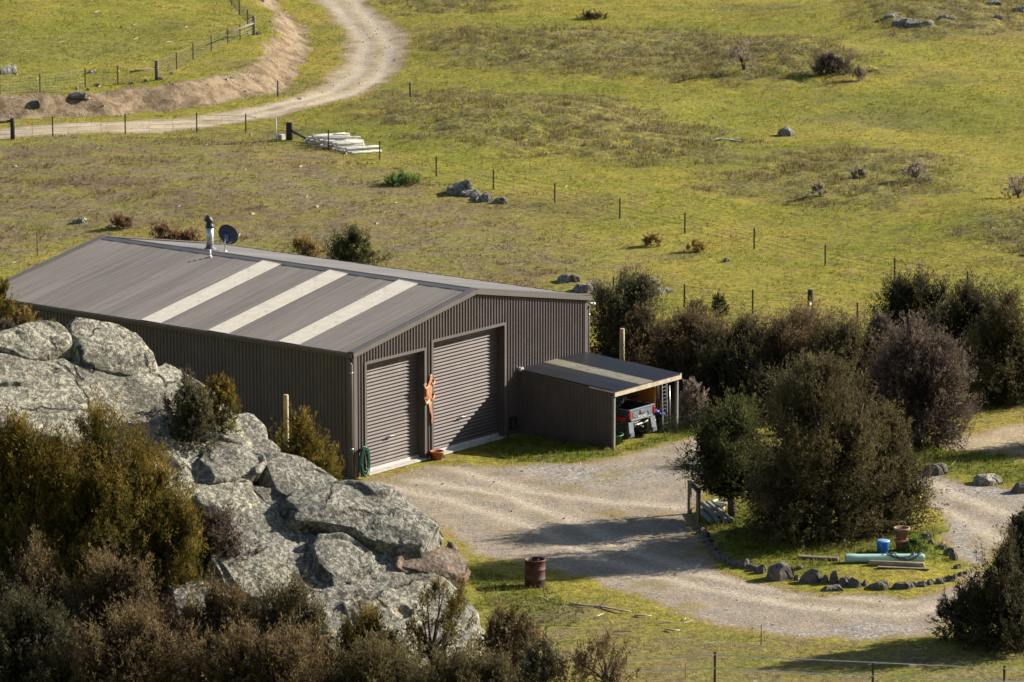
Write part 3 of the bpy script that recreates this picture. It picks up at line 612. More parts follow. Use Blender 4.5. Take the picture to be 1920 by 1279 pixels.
# ------------------------------------------------------------------ lean-to carport on the gable wall
LX0, LX1, LD, LH1, LH2 = 8.38, 11.88, 3.79, 2.10, 1.86
def lz(y): return LH1+(LH2-LH1)*(-y)/LD
def build_carport():
    s = empty('lean_to_carport', (LX0, 0, 0), 0, 'low open-fronted lean-to with dark roof attached to the shed gable', 'carport')
    X = lambda x: x-LX0
    mb = MB(); V, F = sheet(ribs(0, LD-.05, 0.15, 0.03), lambda y, o, h: (-o, -.05-LD+.05+y, h), lambda x: 0.0, lambda x: lz(-LD+x)-.03); mb.add(V, F); mb.build('side_wall', CLAD, s)
    mb = MB(); V, F = sheet(ribs(0, LD-.7, 0.15, 0.03), lambda y, o, h: (X(LX1)-.05+o, -y, h), lambda x: 0.0, lambda x: lz(-x)-.03); mb.add(V, F); mb.build('side_wall', CLAD, s)
    RF = mat('carport_roof', (.040, .040, .044), .38, var=.12, vs=.8, spec=.6); CW = mat('old_skylight', (.40, .36, .27), .5, var=.1, vs=2, c2=(.25, .21, .13), c2t=(.5, .7), c2s=4)
    edges = [0.0, .76, 1.28, 1.98, 2.74, X(LX1)+.03]; ov = .12
    for i in range(5):
        a, b2 = edges[i]-(.06 if i == 0 else 0), edges[i+1]; sky_ = (i == 2)
        V, F = sheet(ribs(a, b2, .095, .02, 'sine'), lambda x, o, h: (x, -.04+h*-(LD+ov), lz(h*-(LD+ov))+.02+o+(.012 if sky_ else 0)), lambda x: 1.0, lambda x: 0.0)
        m = MB(); m.add(V, F, True); o = m.build('skylight_sheet' if sky_ else 'roof_sheet', CW if sky_ else RF, s)
        if sky_:
            for q in (.3, .55, .8):
                MB().box(((a+b2)/2, -.04-(LD+ov)*q, lz(-(LD+ov)*q)-.03), (b2-a, .05, .05)).build('purlin', WOODP, o)
    MB().bar((-.06, -LD-.085, LH2-.075), (X(LX1)+.08, -LD-.085, LH2-.075), .045, .19).build('fascia_board', mat('fascia_timber', (.40, .34, .25), .8, var=.2, vs=5, bumpd=.008), s)
    MB().bar((X(LX1)+.03, -.05, lz(0)-.05), (X(LX1)+.03, -LD-.06, LH2-.05), .03, .12).build('barge_board', TRIM, s)
    MB().bar((-.065, -.05, lz(0)-.035), (-.065, -LD*.76, lz(-LD*.76)-.035), .02, .06).build('edge_flashing', CLAD, s)
    MB().bar((-.066, -LD*.76, lz(-LD*.76)-.025), (-.066, -LD-.06, LH2-.025), .02, .05).build('edge_flashing', GALV, s)
    MB().box((-.03, -.10, LH1+.02), (.16, .12, .12)).build('corner_cap', GALV, s)
    for x in (.02, X(LX1)-.04): MB().box((x, -LD, (LH2-.16)/2-.02), (.09, .09, LH2-.14)).build('post', mat('post_steel', (.20, .19, .18), .5, .2), s)
build_carport()
def spaced_text(txt, size, m, parent, M):
    cu = bpy.data.curves.new('lettering', 'FONT'); cu.body = txt; cu.size = size; cu.extrude = .003; cu.align_x = 'CENTER'; cu.resolution_u = 2
    ob = bpy.data.objects.new('lettering_src', cu); COL.objects.link(ob); dg = bpy.context.evaluated_depsgraph_get()
    me = bpy.data.meshes.new_from_object(ob.evaluated_get(dg)); bpy.data.objects.remove(ob); me.transform(M)
    return mobj('lettering', me, m, parent)
def wheel(parent, c, R, wd, name='wheel', rim=None):
    TY = mat('tyre_rubber', (.035, .033, .031), .85, var=.3, vs=20, c2=(.20, .17, .135), c2t=(.42, .62), c2s=9)
    mb = MB(); pr = [(R*.58, -wd/2), (R*.86, -wd/2), (R*.96, -wd*.38), (R*.96, wd*.38), (R*.86, wd/2), (R*.58, wd/2)]
    mb.lathe(pr, 28, c, 'x', closed=True)
    for k in range(18):
        for sd in (-1, 1):
            t = 2*math.pi*(k+.5*(sd > 0))/18; q = Vector((c[0]+sd*wd*.22, c[1]+math.sin(t)*R*.97, c[2]+math.cos(t)*R*.97))
            mb.box(q, (wd*.48, .05, .045), Matrix.Rotation(-t, 3, 'X') @ Matrix.Rotation(.45*sd, 3, 'Z'))
    w_ = mb.build(name, TY, parent)
    mr = MB(); mr.lathe([(0, -wd*.30), (R*.2, -wd*.32), (R*.5, -wd*.25), (R*.6, -wd*.46), (R*.6, wd*.46), (R*.5, wd*.25), (0, wd*.3)], 20, c, 'x'); mr.build('rim', rim or mat('rim_dark', (.12, .12, .12), .5, .3), w_)
    return w_
def build_vehicles():
    # utility vehicle, tail to the opening; local x right, y forward (into the carport), z up
    u = empty('utility_vehicle', (10.13, -3.62, 0.03), 0, 'grey and red utility vehicle with a tipping tray parked tail-out in the lean-to', 'vehicle')
    GY = mat('grey_abs', (.125, .142, .158), .45, var=.08, spec=.5); GD = mat('dark_abs', (.05, .055, .06), .5); RED = mat('red_paint', (.42, .022, .022), .35, spec=.6)
    LENS = mat('red_lens', (.36, .012, .016), .2, spec=.7)
    w2, z0, z1, yl = .70, .66, .96, 1.05
    MB().box((0, .55, z0), (2*w2-.04, 1.06, .05)).build('tray_floor', GD, u)
    for sd in (-1, 1):
        MB().box((sd*(w2-.03), .56, (z0+z1)/2+.02), (.05, yl, z1-z0+.04)).build('tray_side', GD, u, .01)
        MB().box((sd*(w2+.005), .52, z0+.02), (.035, .8, .16)).build('side_panel', RED, u, .01)
        MB().box((sd*(w2-.05), -.035, z0+.16), (.10, .04, .22)).build('tail_light', LENS, u, .008)
        mf = MB(); mf.add([(sd*.47, -.02, z0-.06), (sd*.72, -.02, z0-.06), (sd*.74, -.10, .12), (sd*.50, -.10, .12), (sd*.47, .01, z0-.06), (sd*.72, .01, z0-.06), (sd*.74, -.07, .12), (sd*.50, -.07, .12)], [(0, 1, 2, 3), (7, 6, 5, 4), (0, 4, 5, 1), (1, 5, 6, 2), (2, 6, 7, 3), (3, 7, 4, 0)])
        mf.box((sd*.615, -.107, .21), (.19, .012, .12)); mf.build('mud_flap', GY, u)
        wheel(u, (sd*.56, .30, .30), .315, .26); wheel(u, (sd*.56, 2.05, .30), .315, .24)
    tg = MB(); tg.box((0, -.005, z0+.14), (2*w2-.2, .05, .34)); tg.box((0, -.01, z1+.02), (2*w2-.02, .07, .05)); tg.box((0, -.015, z0-.02), (2*w2-.2, .06, .05))
    for x in (-.42, .42): tg.box((x, -.035, z0+.15), (.20, .02, .16), Matrix.Rotation(.35*(1 if x < 0 else -1), 3, 'Y'))
    tg.box((0, -.04, z0+.21), (.22, .03, .12)); t_ = tg.build('tailgate', GY, u, .008)
    spaced_text('POLARIS', .12, WHITE, t_, Matrix.Translation((0, -.045, z0+.025)) @ Matrix.Rotation(math.pi/2, 4, 'X'))
    MB().box((0, -.05, z0+.155), (.22, .03, .05)).build('tailgate_latch', GD, t_)
    mb = MB(); mb.tube([(-.3, .12, .42), (.3, .12, .42)], .03, 8); mb.tube([(-.42, .3, .31), (.42, .3, .31)], .035, 8); mb.box((0, .35, .48), (.5, .3, .2)); mb.tube([(.05, .05, .36), (.05, -.05, .36)], .025, 8)
    mb.tube([(-.36, .0, .5), (-.1, .2, .34)], .022, 6); mb.tube([(.36, .0, .5), (.1, .2, .34)], .022, 6); mb.build('axle_and_hitch', GALV, u)
    MB().box((0, 1.75, .48), (1.1, 1.7, .3)).build('chassis', GD, u, .02)
    mb = MB(); mb.box((0, 1.35, .80), (1.15, .45, .14)); mb.box((0, 1.16, 1.02), (1.15, .12, .42)); mb.build('bench_seat', BLACK, u, .02)
    mb = MB(); mb.box((0, 2.35, .80), (1.2, .7, .34)); mb.build('bonnet', RED, u, .05)
    mb = MB()
    for sd in (-1, 1): mb.tube([(sd*.62, 1.08, .6), (sd*.60, 1.12, 1.62), (sd*.58, 1.9, 1.66), (sd*.60, 2.3, .95)], .025, 8)
    mb.tube([(-.6, 1.12, 1.62), (.6, 1.12, 1.62)], .025, 8); mb.build('roll_cage', BLACK, u)
    MB().box((0, 1.14, 1.32), (1.06, .015, .46)).build('rear_screen', mat('dusty_screen', (.16, .20, .22), .25), u)
    # blue quad bike beside it
    q = empty('quad_bike', (11.30, -3.15, 0.02), 0.06, 'blue quad bike half hidden behind the grey utility vehicle', 'quad bike')
    BL = mat('blue_plastic', (.02, .055, .36), .35, spec=.6)
    for sd in (-1, 1):
        wheel(q, (sd*.30, 0.0, .27), .275, .2); wheel(q, (sd*.30, 1.15, .27), .27, .18)
        mb = MB()
        for k in range(8):
            t0, t1 = math.radians(15+k*18), math.radians(15+(k+1)*18)
            mb.add([(sd*.20, -math.cos(t)*.34, .30+math.sin(t)*.33) for t in (t0, t1)]+[(sd*.45, -math.cos(t)*.34, .28+math.sin(t)*.32) for t in (t1, t0)], [(0, 1, 2, 3)], True)
        mb.build('mudguard', BL, q)
    mb = MB(); mb.box((0, .1, .62), (.44, .75, .1)); mb.box((0, .95, .66), (.5, .4, .18)); mb.build('body', BL, q, .04)
    MB().box((0, .3, .72), (.28, .7, .12)).build('seat', BLACK, q, .04)
    mb = MB(); mb.tube([(-.36, .72, .98), (-.1, .85, .95), (0, .9, .85), (.1, .85, .95), (.36, .72, .98)], .018, 6); mb.build('handlebar', BLACK, q)
    mb = MB(); mb.tube([(-.3, -.22, .69), (.3, -.22, .69)], .012, 6); mb.tube([(-.3, .1, .69), (.3, .1, .69)], .012, 6); mb.build('rear_rack', BLACK, q)
    # green tub by the left wheel
    g = empty('garden_tub', (8.80, -3.45, 0.02), .3, 'dark green plastic tub beside the left wheel of the utility vehicle', 'tub')
    MB().lathe([(0, .0), (.24, .0), (.33, .30), (.37, .30), (.37, .33), (.31, .33), (.22, .03), (0, .03)], 24).build('shell', mat('green_plastic', (.01, .075, .04), .4), g)
    mb = MB(); mb.tube([(-.36, 0, .31), (-.40, 0, .38), (-.36, 0, .44)], .015, 6); mb.build('handle', BLACK, g)
    # things leaning inside
    o = MB().box((0, 0, .84), (.02, 1.55, 1.66)).build('plywood_sheet', mat('orange_ply', (.62, .25, .05), .7, var=.2, vs=2), None, loc=(11.77, -2.30, .02)); tag(o, 'orange-brown plywood sheet standing against the right wall inside the lean-to', 'plywood')
    r_ = empty('loading_ramp', (11.60, -3.50, 0.02), 0, 'tall narrow aluminium loading ramp leaning inside the lean-to opening', 'ramp')
    lean = Matrix.Rotation(math.radians(7), 3, 'X')
    AL = mat('aluminium', (.42, .42, .42), .35, .7)
    for sd in (-1, 1):
        a = Vector((sd*.13, 0, 0)); b_ = Vector((sd*.13+.12, .14, 1.60)); MB().bar(a, b_, .03, .06, (0, 1, 0)).build('rail', AL, r_)
    for k in range(13):
        z = .08+k*.118; f_ = z/1.6; MB().bar((-.115+.12*f_, .14*f_, z), (.115+.12*f_, .14*f_, z), .03, .02).build('rung', AL, r_)
    o = MB().tube([(0, 0, 0), (.10, .12, 1.42)], .018, 8).build('metal_pole', GALV, None, loc=(11.74, -3.62, .02)); tag(o, 'thin shiny metal pole leaning beside the aluminium ramp', 'pole')
    c = empty('hanging_straps', (11.62, -3.15, 1.0), 0, 'red and yellow tie-down straps hanging inside the lean-to', 'straps')
    MB().lathe([(.12, -.03), (.15, 0), (.12, .03), (.09, 0)], 16, (0, 0, .68), 'y', closed=True).build('red_coil', mat('red_strap', (.35, .02, .015), .8), c)
    MB().tube([(-.1, 0, .6), (-.13, 0, .2), (-.1, .02, -.25)], .03, 6).build('yellow_strap', mat('yellow_strap', (.32, .25, .03), .8), c)
    MB().tube([(.02, 0, .58), (.05, 0, .1), (.02, .02, -.3)], .028, 6).build('dark_strap', BLACK, c)
build_vehicles()

# ------------------------------------------------------------------ things on and beside the gable wall
def build_wall_things():
    l = empty('lizard_sculpture', (3.70, -.075, 1.9), 0, 'rusty orange metal lizard climbing the wall between the roller doors', 'sculpture')
    RU = mat('rusty_orange', (.42, .165, .070), .6, var=.2, vs=4, c2=(.62, .42, .26), c2t=(.50, .62), c2s=3.2); fl = (1.15, .15, 1)
    sp = [(.05, .79), (.06, .74), (.05, .66), (.03, .60), (.0, .50), (-.04, .38), (-.07, .25), (-.07, .10), (-.03, -.04), (.0, -.14), (.01, -.25), (.03, -.36), (.075, -.48), (.10, -.56), (.09, -.64), (.075, -.72), (.09, -.79), (.10, -.83)]
    rr = [.02, .055, .065, .05, .085, .125, .13, .12, .10, .075, .06, .05, .042, .036, .032, .028, .02, .008]
    MB().tube([(x, 0, z) for x, z in sp], rr, 12, flat=fl).build('body', RU, l)
    for pts in ([(.03, .50), (.17, .44), (.24, .54)], [(-.03, .42), (-.22, .36), (-.27, .46)], [(.0, -.04), (.15, -.02), (.22, .10)], [(-.04, -.02), (-.20, -.12), (-.25, .02)]):
        m = MB(); m.tube([(x, 0, z) for x, z in pts], [.06, .046, .034], 8, flat=(1, .5, 1)); x, z = pts[-1]
        for k in range(4):
            t = 1.57+(k-1.5)*.55; m.tube([(x, 0, z), (x+.10*math.cos(t), -.004, z+.10*math.sin(t))], [.018, .012], 6)
        m.build('leg', RU, l)
    for x in (.035, .085): MB().lathe([(0, -.012), (.012, 0), (0, .012)], 8, (x, -.02, .72)).build('eye', BLACK, l)
    # coiled hose on its hanger
    h = empty('garden_hose', (.28, -.12, .05), 0, 'coiled green garden hose hanging on the shed corner beside the small roller door', 'hose')
    HG = mat('hose_green', (.018, .085, .068), .4, var=.3, vs=14, spec=.5); m = MB(); pts = []
    for i in range(15*22):
        t = i/22*2*math.pi; k = i/(15*22); rx = .17+.05*math.sin(k*17)+.03*math.sin(k*41); rz = .40+.07*math.sin(k*23+1)
        pts.append((rx*math.cos(t)+.02*math.sin(k*31), -.05-.10*math.sin(k*13)**2, .46+rz*math.sin(t)+.05*math.sin(k*11)))
    m.tube(pts, .013, 6); m.build('hose_coil', HG, h)
    mb = MB(); mb.box((0, .02, .82), (.16, .06, .10)); mb.tube([(0, .03, .78), (0, -.16, .78), (0, -.18, .86)], .02, 8); mb.build('hanger', BLACK, h)
    MB().tube([(.05, -.1, .14), (.07, -.13, .2), (.03, -.12, .27)], .02, 8).build('hose_nozzle', mat('yellow_plastic', (.45, .36, .03), .4), h)
    TC = mat('terracotta', (.36, .125, .055), .8, var=.15, vs=6, bumpd=.004)
    p = empty('flower_pot', (3.78, -.28, gz(3.78, -.28)), 0, 'squat terracotta pot standing between the two roller doors', 'pot')
    MB().lathe([(0, 0), (.15, 0), (.205, .22), (.235, .22), (.235, .275), (.195, .275), (.175, .20), (0, .20)], 28).build('shell', TC, p)
    MB().lathe([(0, .21), (.18, .215)], 20).build('soil', mat('soil', (.06, .04, .025), .95), p)
    return TC
TC = build_wall_things()

# ------------------------------------------------------------------ rocks
ROCK_A = rock_material('schist_pale', (0.265, 0.238, 0.178), (0.56, 0.53, 0.40), teal=(0.29, 0.31, 0.235))
ROCK_B = rock_material('schist_grey', (0.190, 0.174, 0.145), (0.42, 0.40, 0.325), teal=(0.22, 0.245, 0.19))
ROCK_C = rock_material('schist_plain', (0.19, 0.165, 0.14), (0.26, 0.24, 0.20), amt=.6)
def star_radius(poly, th):
    out = np.zeros_like(th); n = len(poly)
    for i in range(n):
        p = poly[i]; e = poly[(i+1) % n]-p
        den = np.cos(th)*e[1]-np.sin(th)*e[0]; den = np.where(np.abs(den) < 1e-9, 1e-9, den)
        s = (p[0]*e[1]-p[1]*e[0])/den; u = (p[0]*np.sin(th)-p[1]*np.cos(th))/den
        out = np.where((s > 0) & (u >= -1e-6) & (u <= 1+1e-6), np.maximum(out, s), out)
    return out
def rock_points(poly2, tf, tb, nu, nv, ex=3.0):
    """closed rounded slab over an outline: tf metres proud in front, tb behind; two welded discs of quads"""
    n = nu; g = np.linspace(-1, 1, n+1); A, B = np.meshgrid(g, g); A = A.ravel(); B = B.ravel()
    big = np.abs(A) > np.abs(B); r = np.where(big, A, B); oth = np.where(big, B, A)
    with np.errstate(divide='ignore', invalid='ignore'): q = np.nan_to_num(oth/np.where(r == 0, 1, r))*np.pi/4
    th = np.where(big, q, np.pi/2-q); x = r*np.cos(th); y = r*np.sin(th); rad = np.abs(r); th = np.arctan2(y, x) % (2*np.pi)
    tt = np.linspace(0, 2*np.pi, 361); rr = star_radius(poly2, tt); rr[-1] = rr[0]
    for _ in range(3): e = rr[:-1]; e = .25*np.roll(e, 1)+.5*e+.25*np.roll(e, -1); rr = np.append(e, e[0])
    R = np.interp(th, tt, rr)*rad
    h = np.clip(1-rad**ex, 0, 1)**(1/ex); P = np.stack([R*np.cos(th), R*np.sin(th)], 1)
    front = np.column_stack([P, tf*h]); back = np.column_stack([P, -tb*h]); m = (n+1)**2
    edge = rad > 1-1e-9; idx = np.arange(m); bmap = np.where(edge, idx, 0); inner = np.where(~edge)[0]; bmap[inner] = m+np.arange(len(inner))
    V = np.concatenate([front, back[inner]]); c = np.arange(n*n); ro = c//n; co = c % n; q0 = ro*(n+1)+co
    Fq = np.stack([q0, q0+1, q0+n+2, q0+n+1], 1); F = np.concatenate([Fq, bmap[Fq[:, ::-1]]]); return V, F
def smooth_normals(V, F):
    n = np.cross(V[F[:, 2]]-V[F[:, 0]], V[F[:, 3]]-V[F[:, 1]]); N = np.zeros_like(V)
    for k in range(4): np.add.at(N, F[:, k], n)
    return N/(np.linalg.norm(N, axis=1, keepdims=True)+1e-9)
DIP = np.array([-0.18, -0.62, 0.80]); DIP /= np.linalg.norm(DIP)
def roughen(V, F, amp, seed, strata=0.0):
    N = smooth_normals(V, F); o = seed*7.7
    d = (fbm(V[:, 0]*.75+o, V[:, 1]*.75, V[:, 2]*.75, 4, .45)-.5)*2.0*amp
    if strata:
        q = (V@DIP)*1.9+(fbm(V[:, 0]*.5+o, V[:, 1]*.5, V[:, 2]*.5, 3)-.5)*2.2; f = q-np.floor(q); d += strata*(np.clip(f*1.15, 0, 1)**2*(1-sstep(.9, 1.0, f))-.3)
    d += (fbm(V[:, 0]*5+o, V[:, 1]*5, V[:, 2]*5, 4, .65)-.5)*amp*1.1
    return V+N*d[:, None]
def chisel(X, seed, k, lo=.62, hi=.95, front=True):
    """cut a rounded solid with random planes so that it breaks into flat faces and edges"""
    r = np.random.default_rng(seed+500); S = np.abs(X).max(0)+1e-6
    X = X.copy(); top = X[:, 2].max()
    for _ in range(k):
        n = r.normal(0, 1, 3); n[2] = abs(n[2])*.8+.05; n = n/np.linalg.norm(n); sup = (X@n).max(); h = sup*r.uniform(lo, hi)
        ex = np.clip(X@n-h, 0, None); X -= n[None]*(ex*.92)[:, None]
    return X
PS, PB, TS, A0 = 0.6, 112.5, 0.35, -3.0     # the outcrop rises away from the camera and to the left
def slope_point(px, py, off=0.0):
    d = ray(px, py); t = (CAM[2]+PS*(PB+off)-TS*A0)/(PS*float(d@FH)-TS*float(d@RT)-d[2]); return CAM+d*t
def outcrop_rock(parent, name, outline, off, tf, tb, m, seed, n=(66, 90), amp=.06, strata=.13):
    ox = np.array(outline, float); ox = ox.mean(0)+(ox-ox.mean(0))*1.09; Q = np.array([slope_point(x, y, off) for x, y in ox]); c = Q.mean(0)
    e3 = -PS*FH+TS*RT+np.array([0, 0, 1.0]); e3 /= np.linalg.norm(e3); e1 = RT-e3*float(RT@e3); e1 /= np.linalg.norm(e1); e2 = np.cross(e3, e1)
    poly = np.stack([(Q-c)@e1, (Q-c)@e2], 1)
    X, F = rock_points(poly, tf, tb, *n, 4.5); X = chisel(X, seed, 9, .72, .97); V = c+X[:, :1]*e1+X[:, 1:2]*e2+X[:, 2:3]*e3
    V = roughen(V, F, amp, seed, strata); me = np_mesh(name, V-np.array(parent.location), F, True)
    return mobj(name, me, m, parent)
def build_outcrop():
    up = empty('rock_outcrop', gp(200, 1100), 0, 'pale lichen-covered schist outcrop rising in front of the shed side wall', 'rock')
    R_ = outcrop_rock
    R_(up, 'boulder', [(-70, 640), (-20, 642), (20, 632), (70, 615), (102, 622), (128, 640), (150, 665), (153, 683), (95, 693), (60, 688), (0, 668), (-60, 655)], -.1, .38, 1.0, ROCK_A, 1, strata=.06)
    R_(up, 'boulder', [(98, 624), (118, 607), (148, 601), (198, 607), (215, 620), (248, 640), (264, 638), (292, 656), (306, 678), (298, 694), (284, 703), (228, 719), (188, 708), (152, 688), (138, 655)], -.15, .4, 1.1, ROCK_A, 22, strata=.06)
    R_(up, 'boulder', [(-90, 672), (0, 678), (80, 700), (150, 694), (225, 724), (290, 703), (330, 702), (352, 725), (400, 765), (440, 805), (462, 850), (450, 900), (300, 960), (100, 960), (-90, 900)], .25, .45, 3.2, ROCK_A, 3, (92, 0))
    R_(up, 'boulder', [(-90, 690), (-20, 690), (60, 715), (85, 735), (60, 742), (0, 755), (-90, 760)], .0, .35, 1.0, ROCK_A, 15)
    R_(up, 'boulder', [(415, 800), (452, 782), (475, 788), (494, 808), (500, 838), (530, 852), (520, 872), (470, 878), (400, 850)], .1, .3, 2.0, ROCK_B, 4)
    lo = empty('rock_outcrop', gp(640, 1180), 0, 'grey split schist outcrop with a blunt nose jutting toward the gravel yard', 'rock')
    R_(lo, 'boulder', [(346, 878), (380, 856), (438, 840), (478, 858), (490, 882), (480, 904), (430, 914), (382, 921), (356, 905)], -.1, .4, 1.4, ROCK_B, 5)
    R_(lo, 'boulder', [(356, 918), (420, 912), (482, 904), (494, 920), (501, 958), (472, 968), (455, 985), (425, 984), (370, 962), (350, 940)], .2, .4, 1.6, ROCK_A, 6)
    R_(lo, 'boulder', [(484, 884), (500, 864), (548, 858), (592, 876), (628, 908), (640, 925), (600, 932), (560, 935), (540, 962), (518, 964), (498, 930)], .15, .4, 2.0, ROCK_B, 7)
    R_(lo, 'boulder', [(540, 950), (556, 932), (600, 924), (700, 926), (735, 938), (800, 984), (840, 1018), (856, 1032), (838, 1038), (790, 1046), (720, 1036), (650, 1008), (592, 996), (552, 990)], -.5, .5, 1.5, ROCK_B, 8, (86, 0))
    R_(lo, 'boulder', [(576, 1050), (592, 1022), (640, 1012), (682, 1036), (722, 1078), (700, 1096), (640, 1104), (602, 1102)], -.25, .40, 1.2, ROCK_B, 9)
    R_(lo, 'boulder', [(735, 1056), (790, 1046), (846, 1030), (868, 1040), (874, 1058), (868, 1094), (838, 1100), (790, 1088), (745, 1084)], -.1, .35, 1.5, mat_rust_rock(), 10)
    R_(lo, 'boulder', [(640, 1120), (690, 1104), (740, 1084), (800, 1090), (848, 1100), (884, 1135), (906, 1180), (914, 1240), (910, 1330), (700, 1340), (600, 1260)], .0, .5, 2.2, ROCK_A, 11, (86, 0))
    R_(lo, 'boulder', [(366, 1066), (400, 1056), (450, 1056), (500, 1064), (534, 1078), (528, 1120), (480, 1150), (430, 1136), (404, 1104)], -.15, .4, 1.2, ROCK_A, 12)
    R_(lo, 'boulder', [(300, 1110), (340, 1094), (400, 1086), (424, 1130), (410, 1180), (310, 1180)], .1, .35, 1.2, ROCK_B, 13)
    R_(lo, 'boulder', [(380, 900), (500, 900), (600, 930), (700, 960), (800, 1030), (840, 1060), (820, 1140), (760, 1260), (480, 1260), (380, 1150), (360, 1000)], .15, .3, 2.5, ROCK_B, 14, (92, 0), .16)
def mat_rust_rock():
    m = rock_material('schist_rusty', (0.27, 0.175, 0.115), (0.33, 0.31, 0.25), amt=.6); return m
build_outcrop()
def field_rock(px, py, wpx, hpx, label=None, group=None, m=None, seed=1, name='boulder', yaw=0.0, flat=1.0, cat='rock', lift=0.35):
    """boulder standing on the ground at a photo pixel (its foot), sized by its width and height in pixels"""
    P = gp(px, py); sc = FPX/float((P-CAM)@FW); wd = wpx*1.2/sc; ht = hpx*1.05/sc
    r = np.random.default_rng(seed); k = 9; th = np.linspace(0, 2*np.pi, k, endpoint=False)+r.uniform(-.2, .2, k)
    poly = np.stack([np.cos(th)*r.uniform(.8, 1.1, k), np.sin(th)*r.uniform(.55, .85, k)*flat], 1)*wd/2
    X, F = rock_points(poly, ht, ht*.5, 22, 20, 2.6); X = chisel(X, seed, 8, .68, .94)
    c, s_ = math.cos(yaw), math.sin(yaw); e1 = RT*c+FH*s_; e2 = FH*c-RT*s_
    X[:, 2] *= 1+.28*np.sin(th[2])*X[:, 0]/(wd/2)
    V = X[:, :1]*e1+X[:, 1:2]*e2+X[:, 2:3]*np.array([0, 0, 1.0])
    V = V+(smooth_normals(V, F)*((fbm(V[:, 0]*2.2/wd+seed, V[:, 1]*2.2/wd, V[:, 2]*2.2/wd, 4)-.5)*wd*.16)[:, None])
    o = mobj(name, np_mesh(name, V, F, False), m or ROCK_B, None, P); return tag(o, label, cat, group)
fr = field_rock
fr(862, 362, 48, 24, 'large domed grey boulder at the left end of the rock row beside the fence', seed=3)
fr(884, 367, 40, 11, 'low flat grey boulder next to the domed one in the rock row', seed=4)
fr(893, 375, 24, 9, 'small grey boulder in the middle of the rock row', seed=5)
fr(914, 377, 30, 20, 'pointed grey boulder near the right end of the rock row', seed=6)
fr(937, 381, 26, 11, 'low rounded boulder at the right end of the rock row', seed=7)
fr(152, 417, 28, 9, 'small pale boulder in the brown grass behind the shed roof', seed=8, m=ROCK_A)
fr(1475, 254, 34, 16, 'lone dark boulder in the middle of the green paddock', seed=9)
fr(1384, 264, 22, 5, 'flat stone at the edge of a small grass ledge in the paddock', seed=10, m=ROCK_A)
fr(1360, 491, 18, 7, 'small dark stone lying downhill of the long fence', seed=11)
fr(1062, 528, 44, 12, 'dark lichened boulder just above the shed eave', seed=12)
fr(1100, 545, 60, 16, 'low grey rock slab behind the right end of the shed', seed=13)
fr(1210, 534, 50, 9, 'low pale rock slab beside the feathery bush behind the shed', seed=14, m=ROCK_A)
fr(1240, 548, 40, 7, 'thin pale rock slab in the grass right of the feathery bush', seed=15, m=ROCK_A)
for i, (x, y, w_, h_, lb) in enumerate([(1672, 34, 34, 8, 'flat grey rock at the upper left end of the top right outcrop'), (1690, 46, 44, 15, 'widest dark rock in the top right outcrop'), (1712, 50, 40, 14, 'middle dark rock of the top right outcrop'),
        (1738, 50, 30, 12, 'rounded rock at the right end of the top right outcrop'), (1772, 36, 30, 8, 'lone flat grey rock just right of the top right outcrop'), (1872, 34, 22, 7, 'small pale rock near the right edge of the far paddock'),
        (1862, 8, 30, 7, 'grey rock at the very top edge near the right corner'), (1912, 24, 30, 12, 'pale rock cut by the right edge near the top corner'), (1800, 2, 30, 6, 'low rock at the top edge above the top right outcrop')]):
    fr(x, y, w_, h_, lb, 'rocks scattered near the top right corner', seed=20+i)
fr(1750, 886, 56, 17, 'brown flat-topped boulder on the verge beside the right-hand track', seed=31, m=ROCK_C)
fr(1850, 906, 58, 17, 'pale wedge-shaped rock slab on the verge beside the right-hand track', seed=32, m=ROCK_A)
fr(1914, 922, 44, 20, 'brown boulder cut off by the right edge of the frame', seed=33, m=ROCK_C)
fr(1808, 722, 90, 24, 'pale sunlit rock face between the two right-hand bushes', seed=34, m=ROCK_A)
fr(1885, 748, 70, 24, 'pale rounded rock emerging from the grass near the right edge', seed=35, m=ROCK_A)
fr(15, 138, 44, 16, 'pinkish pale boulder at the far left in the upper paddock', seed=36, m=ROCK_A)
fr(148, 181, 44, 9, 'long flat grey rock below the upper paddock fence', seed=37)
fr(64, 198, 26, 9, 'small dark rock on the bank edge near the left frame side', seed=38, m=ROCK_C)
for i, (x, y, w_) in enumerate([(275, 154, 14), (301, 150, 14), (322, 139, 9), (245, 158, 10), (165, 170, 9), (182, 162, 9), (145, 168, 8), (484, 65, 16), (1105, 34, 10), (172, 137, 20)]):
    fr(x, y, w_, 6, 'small pale stone in the grass along the upper paddock fence' if i != 8 else 'tiny pale stone on the far paddock', 'stones along the upper fence' if i != 8 else None, seed=40+i, m=ROCK_A, name='stone', cat='stone')
fr(826, 858, 17, 9, 'pale grey stone beside the terracotta pot at the doors', seed=55, name='stone', cat='stone')
fr(816, 859, 14, 8, 'dark blue-grey stone against the terracotta pot at the doors', seed=56, name='stone', cat='stone', m=ROCK_C)

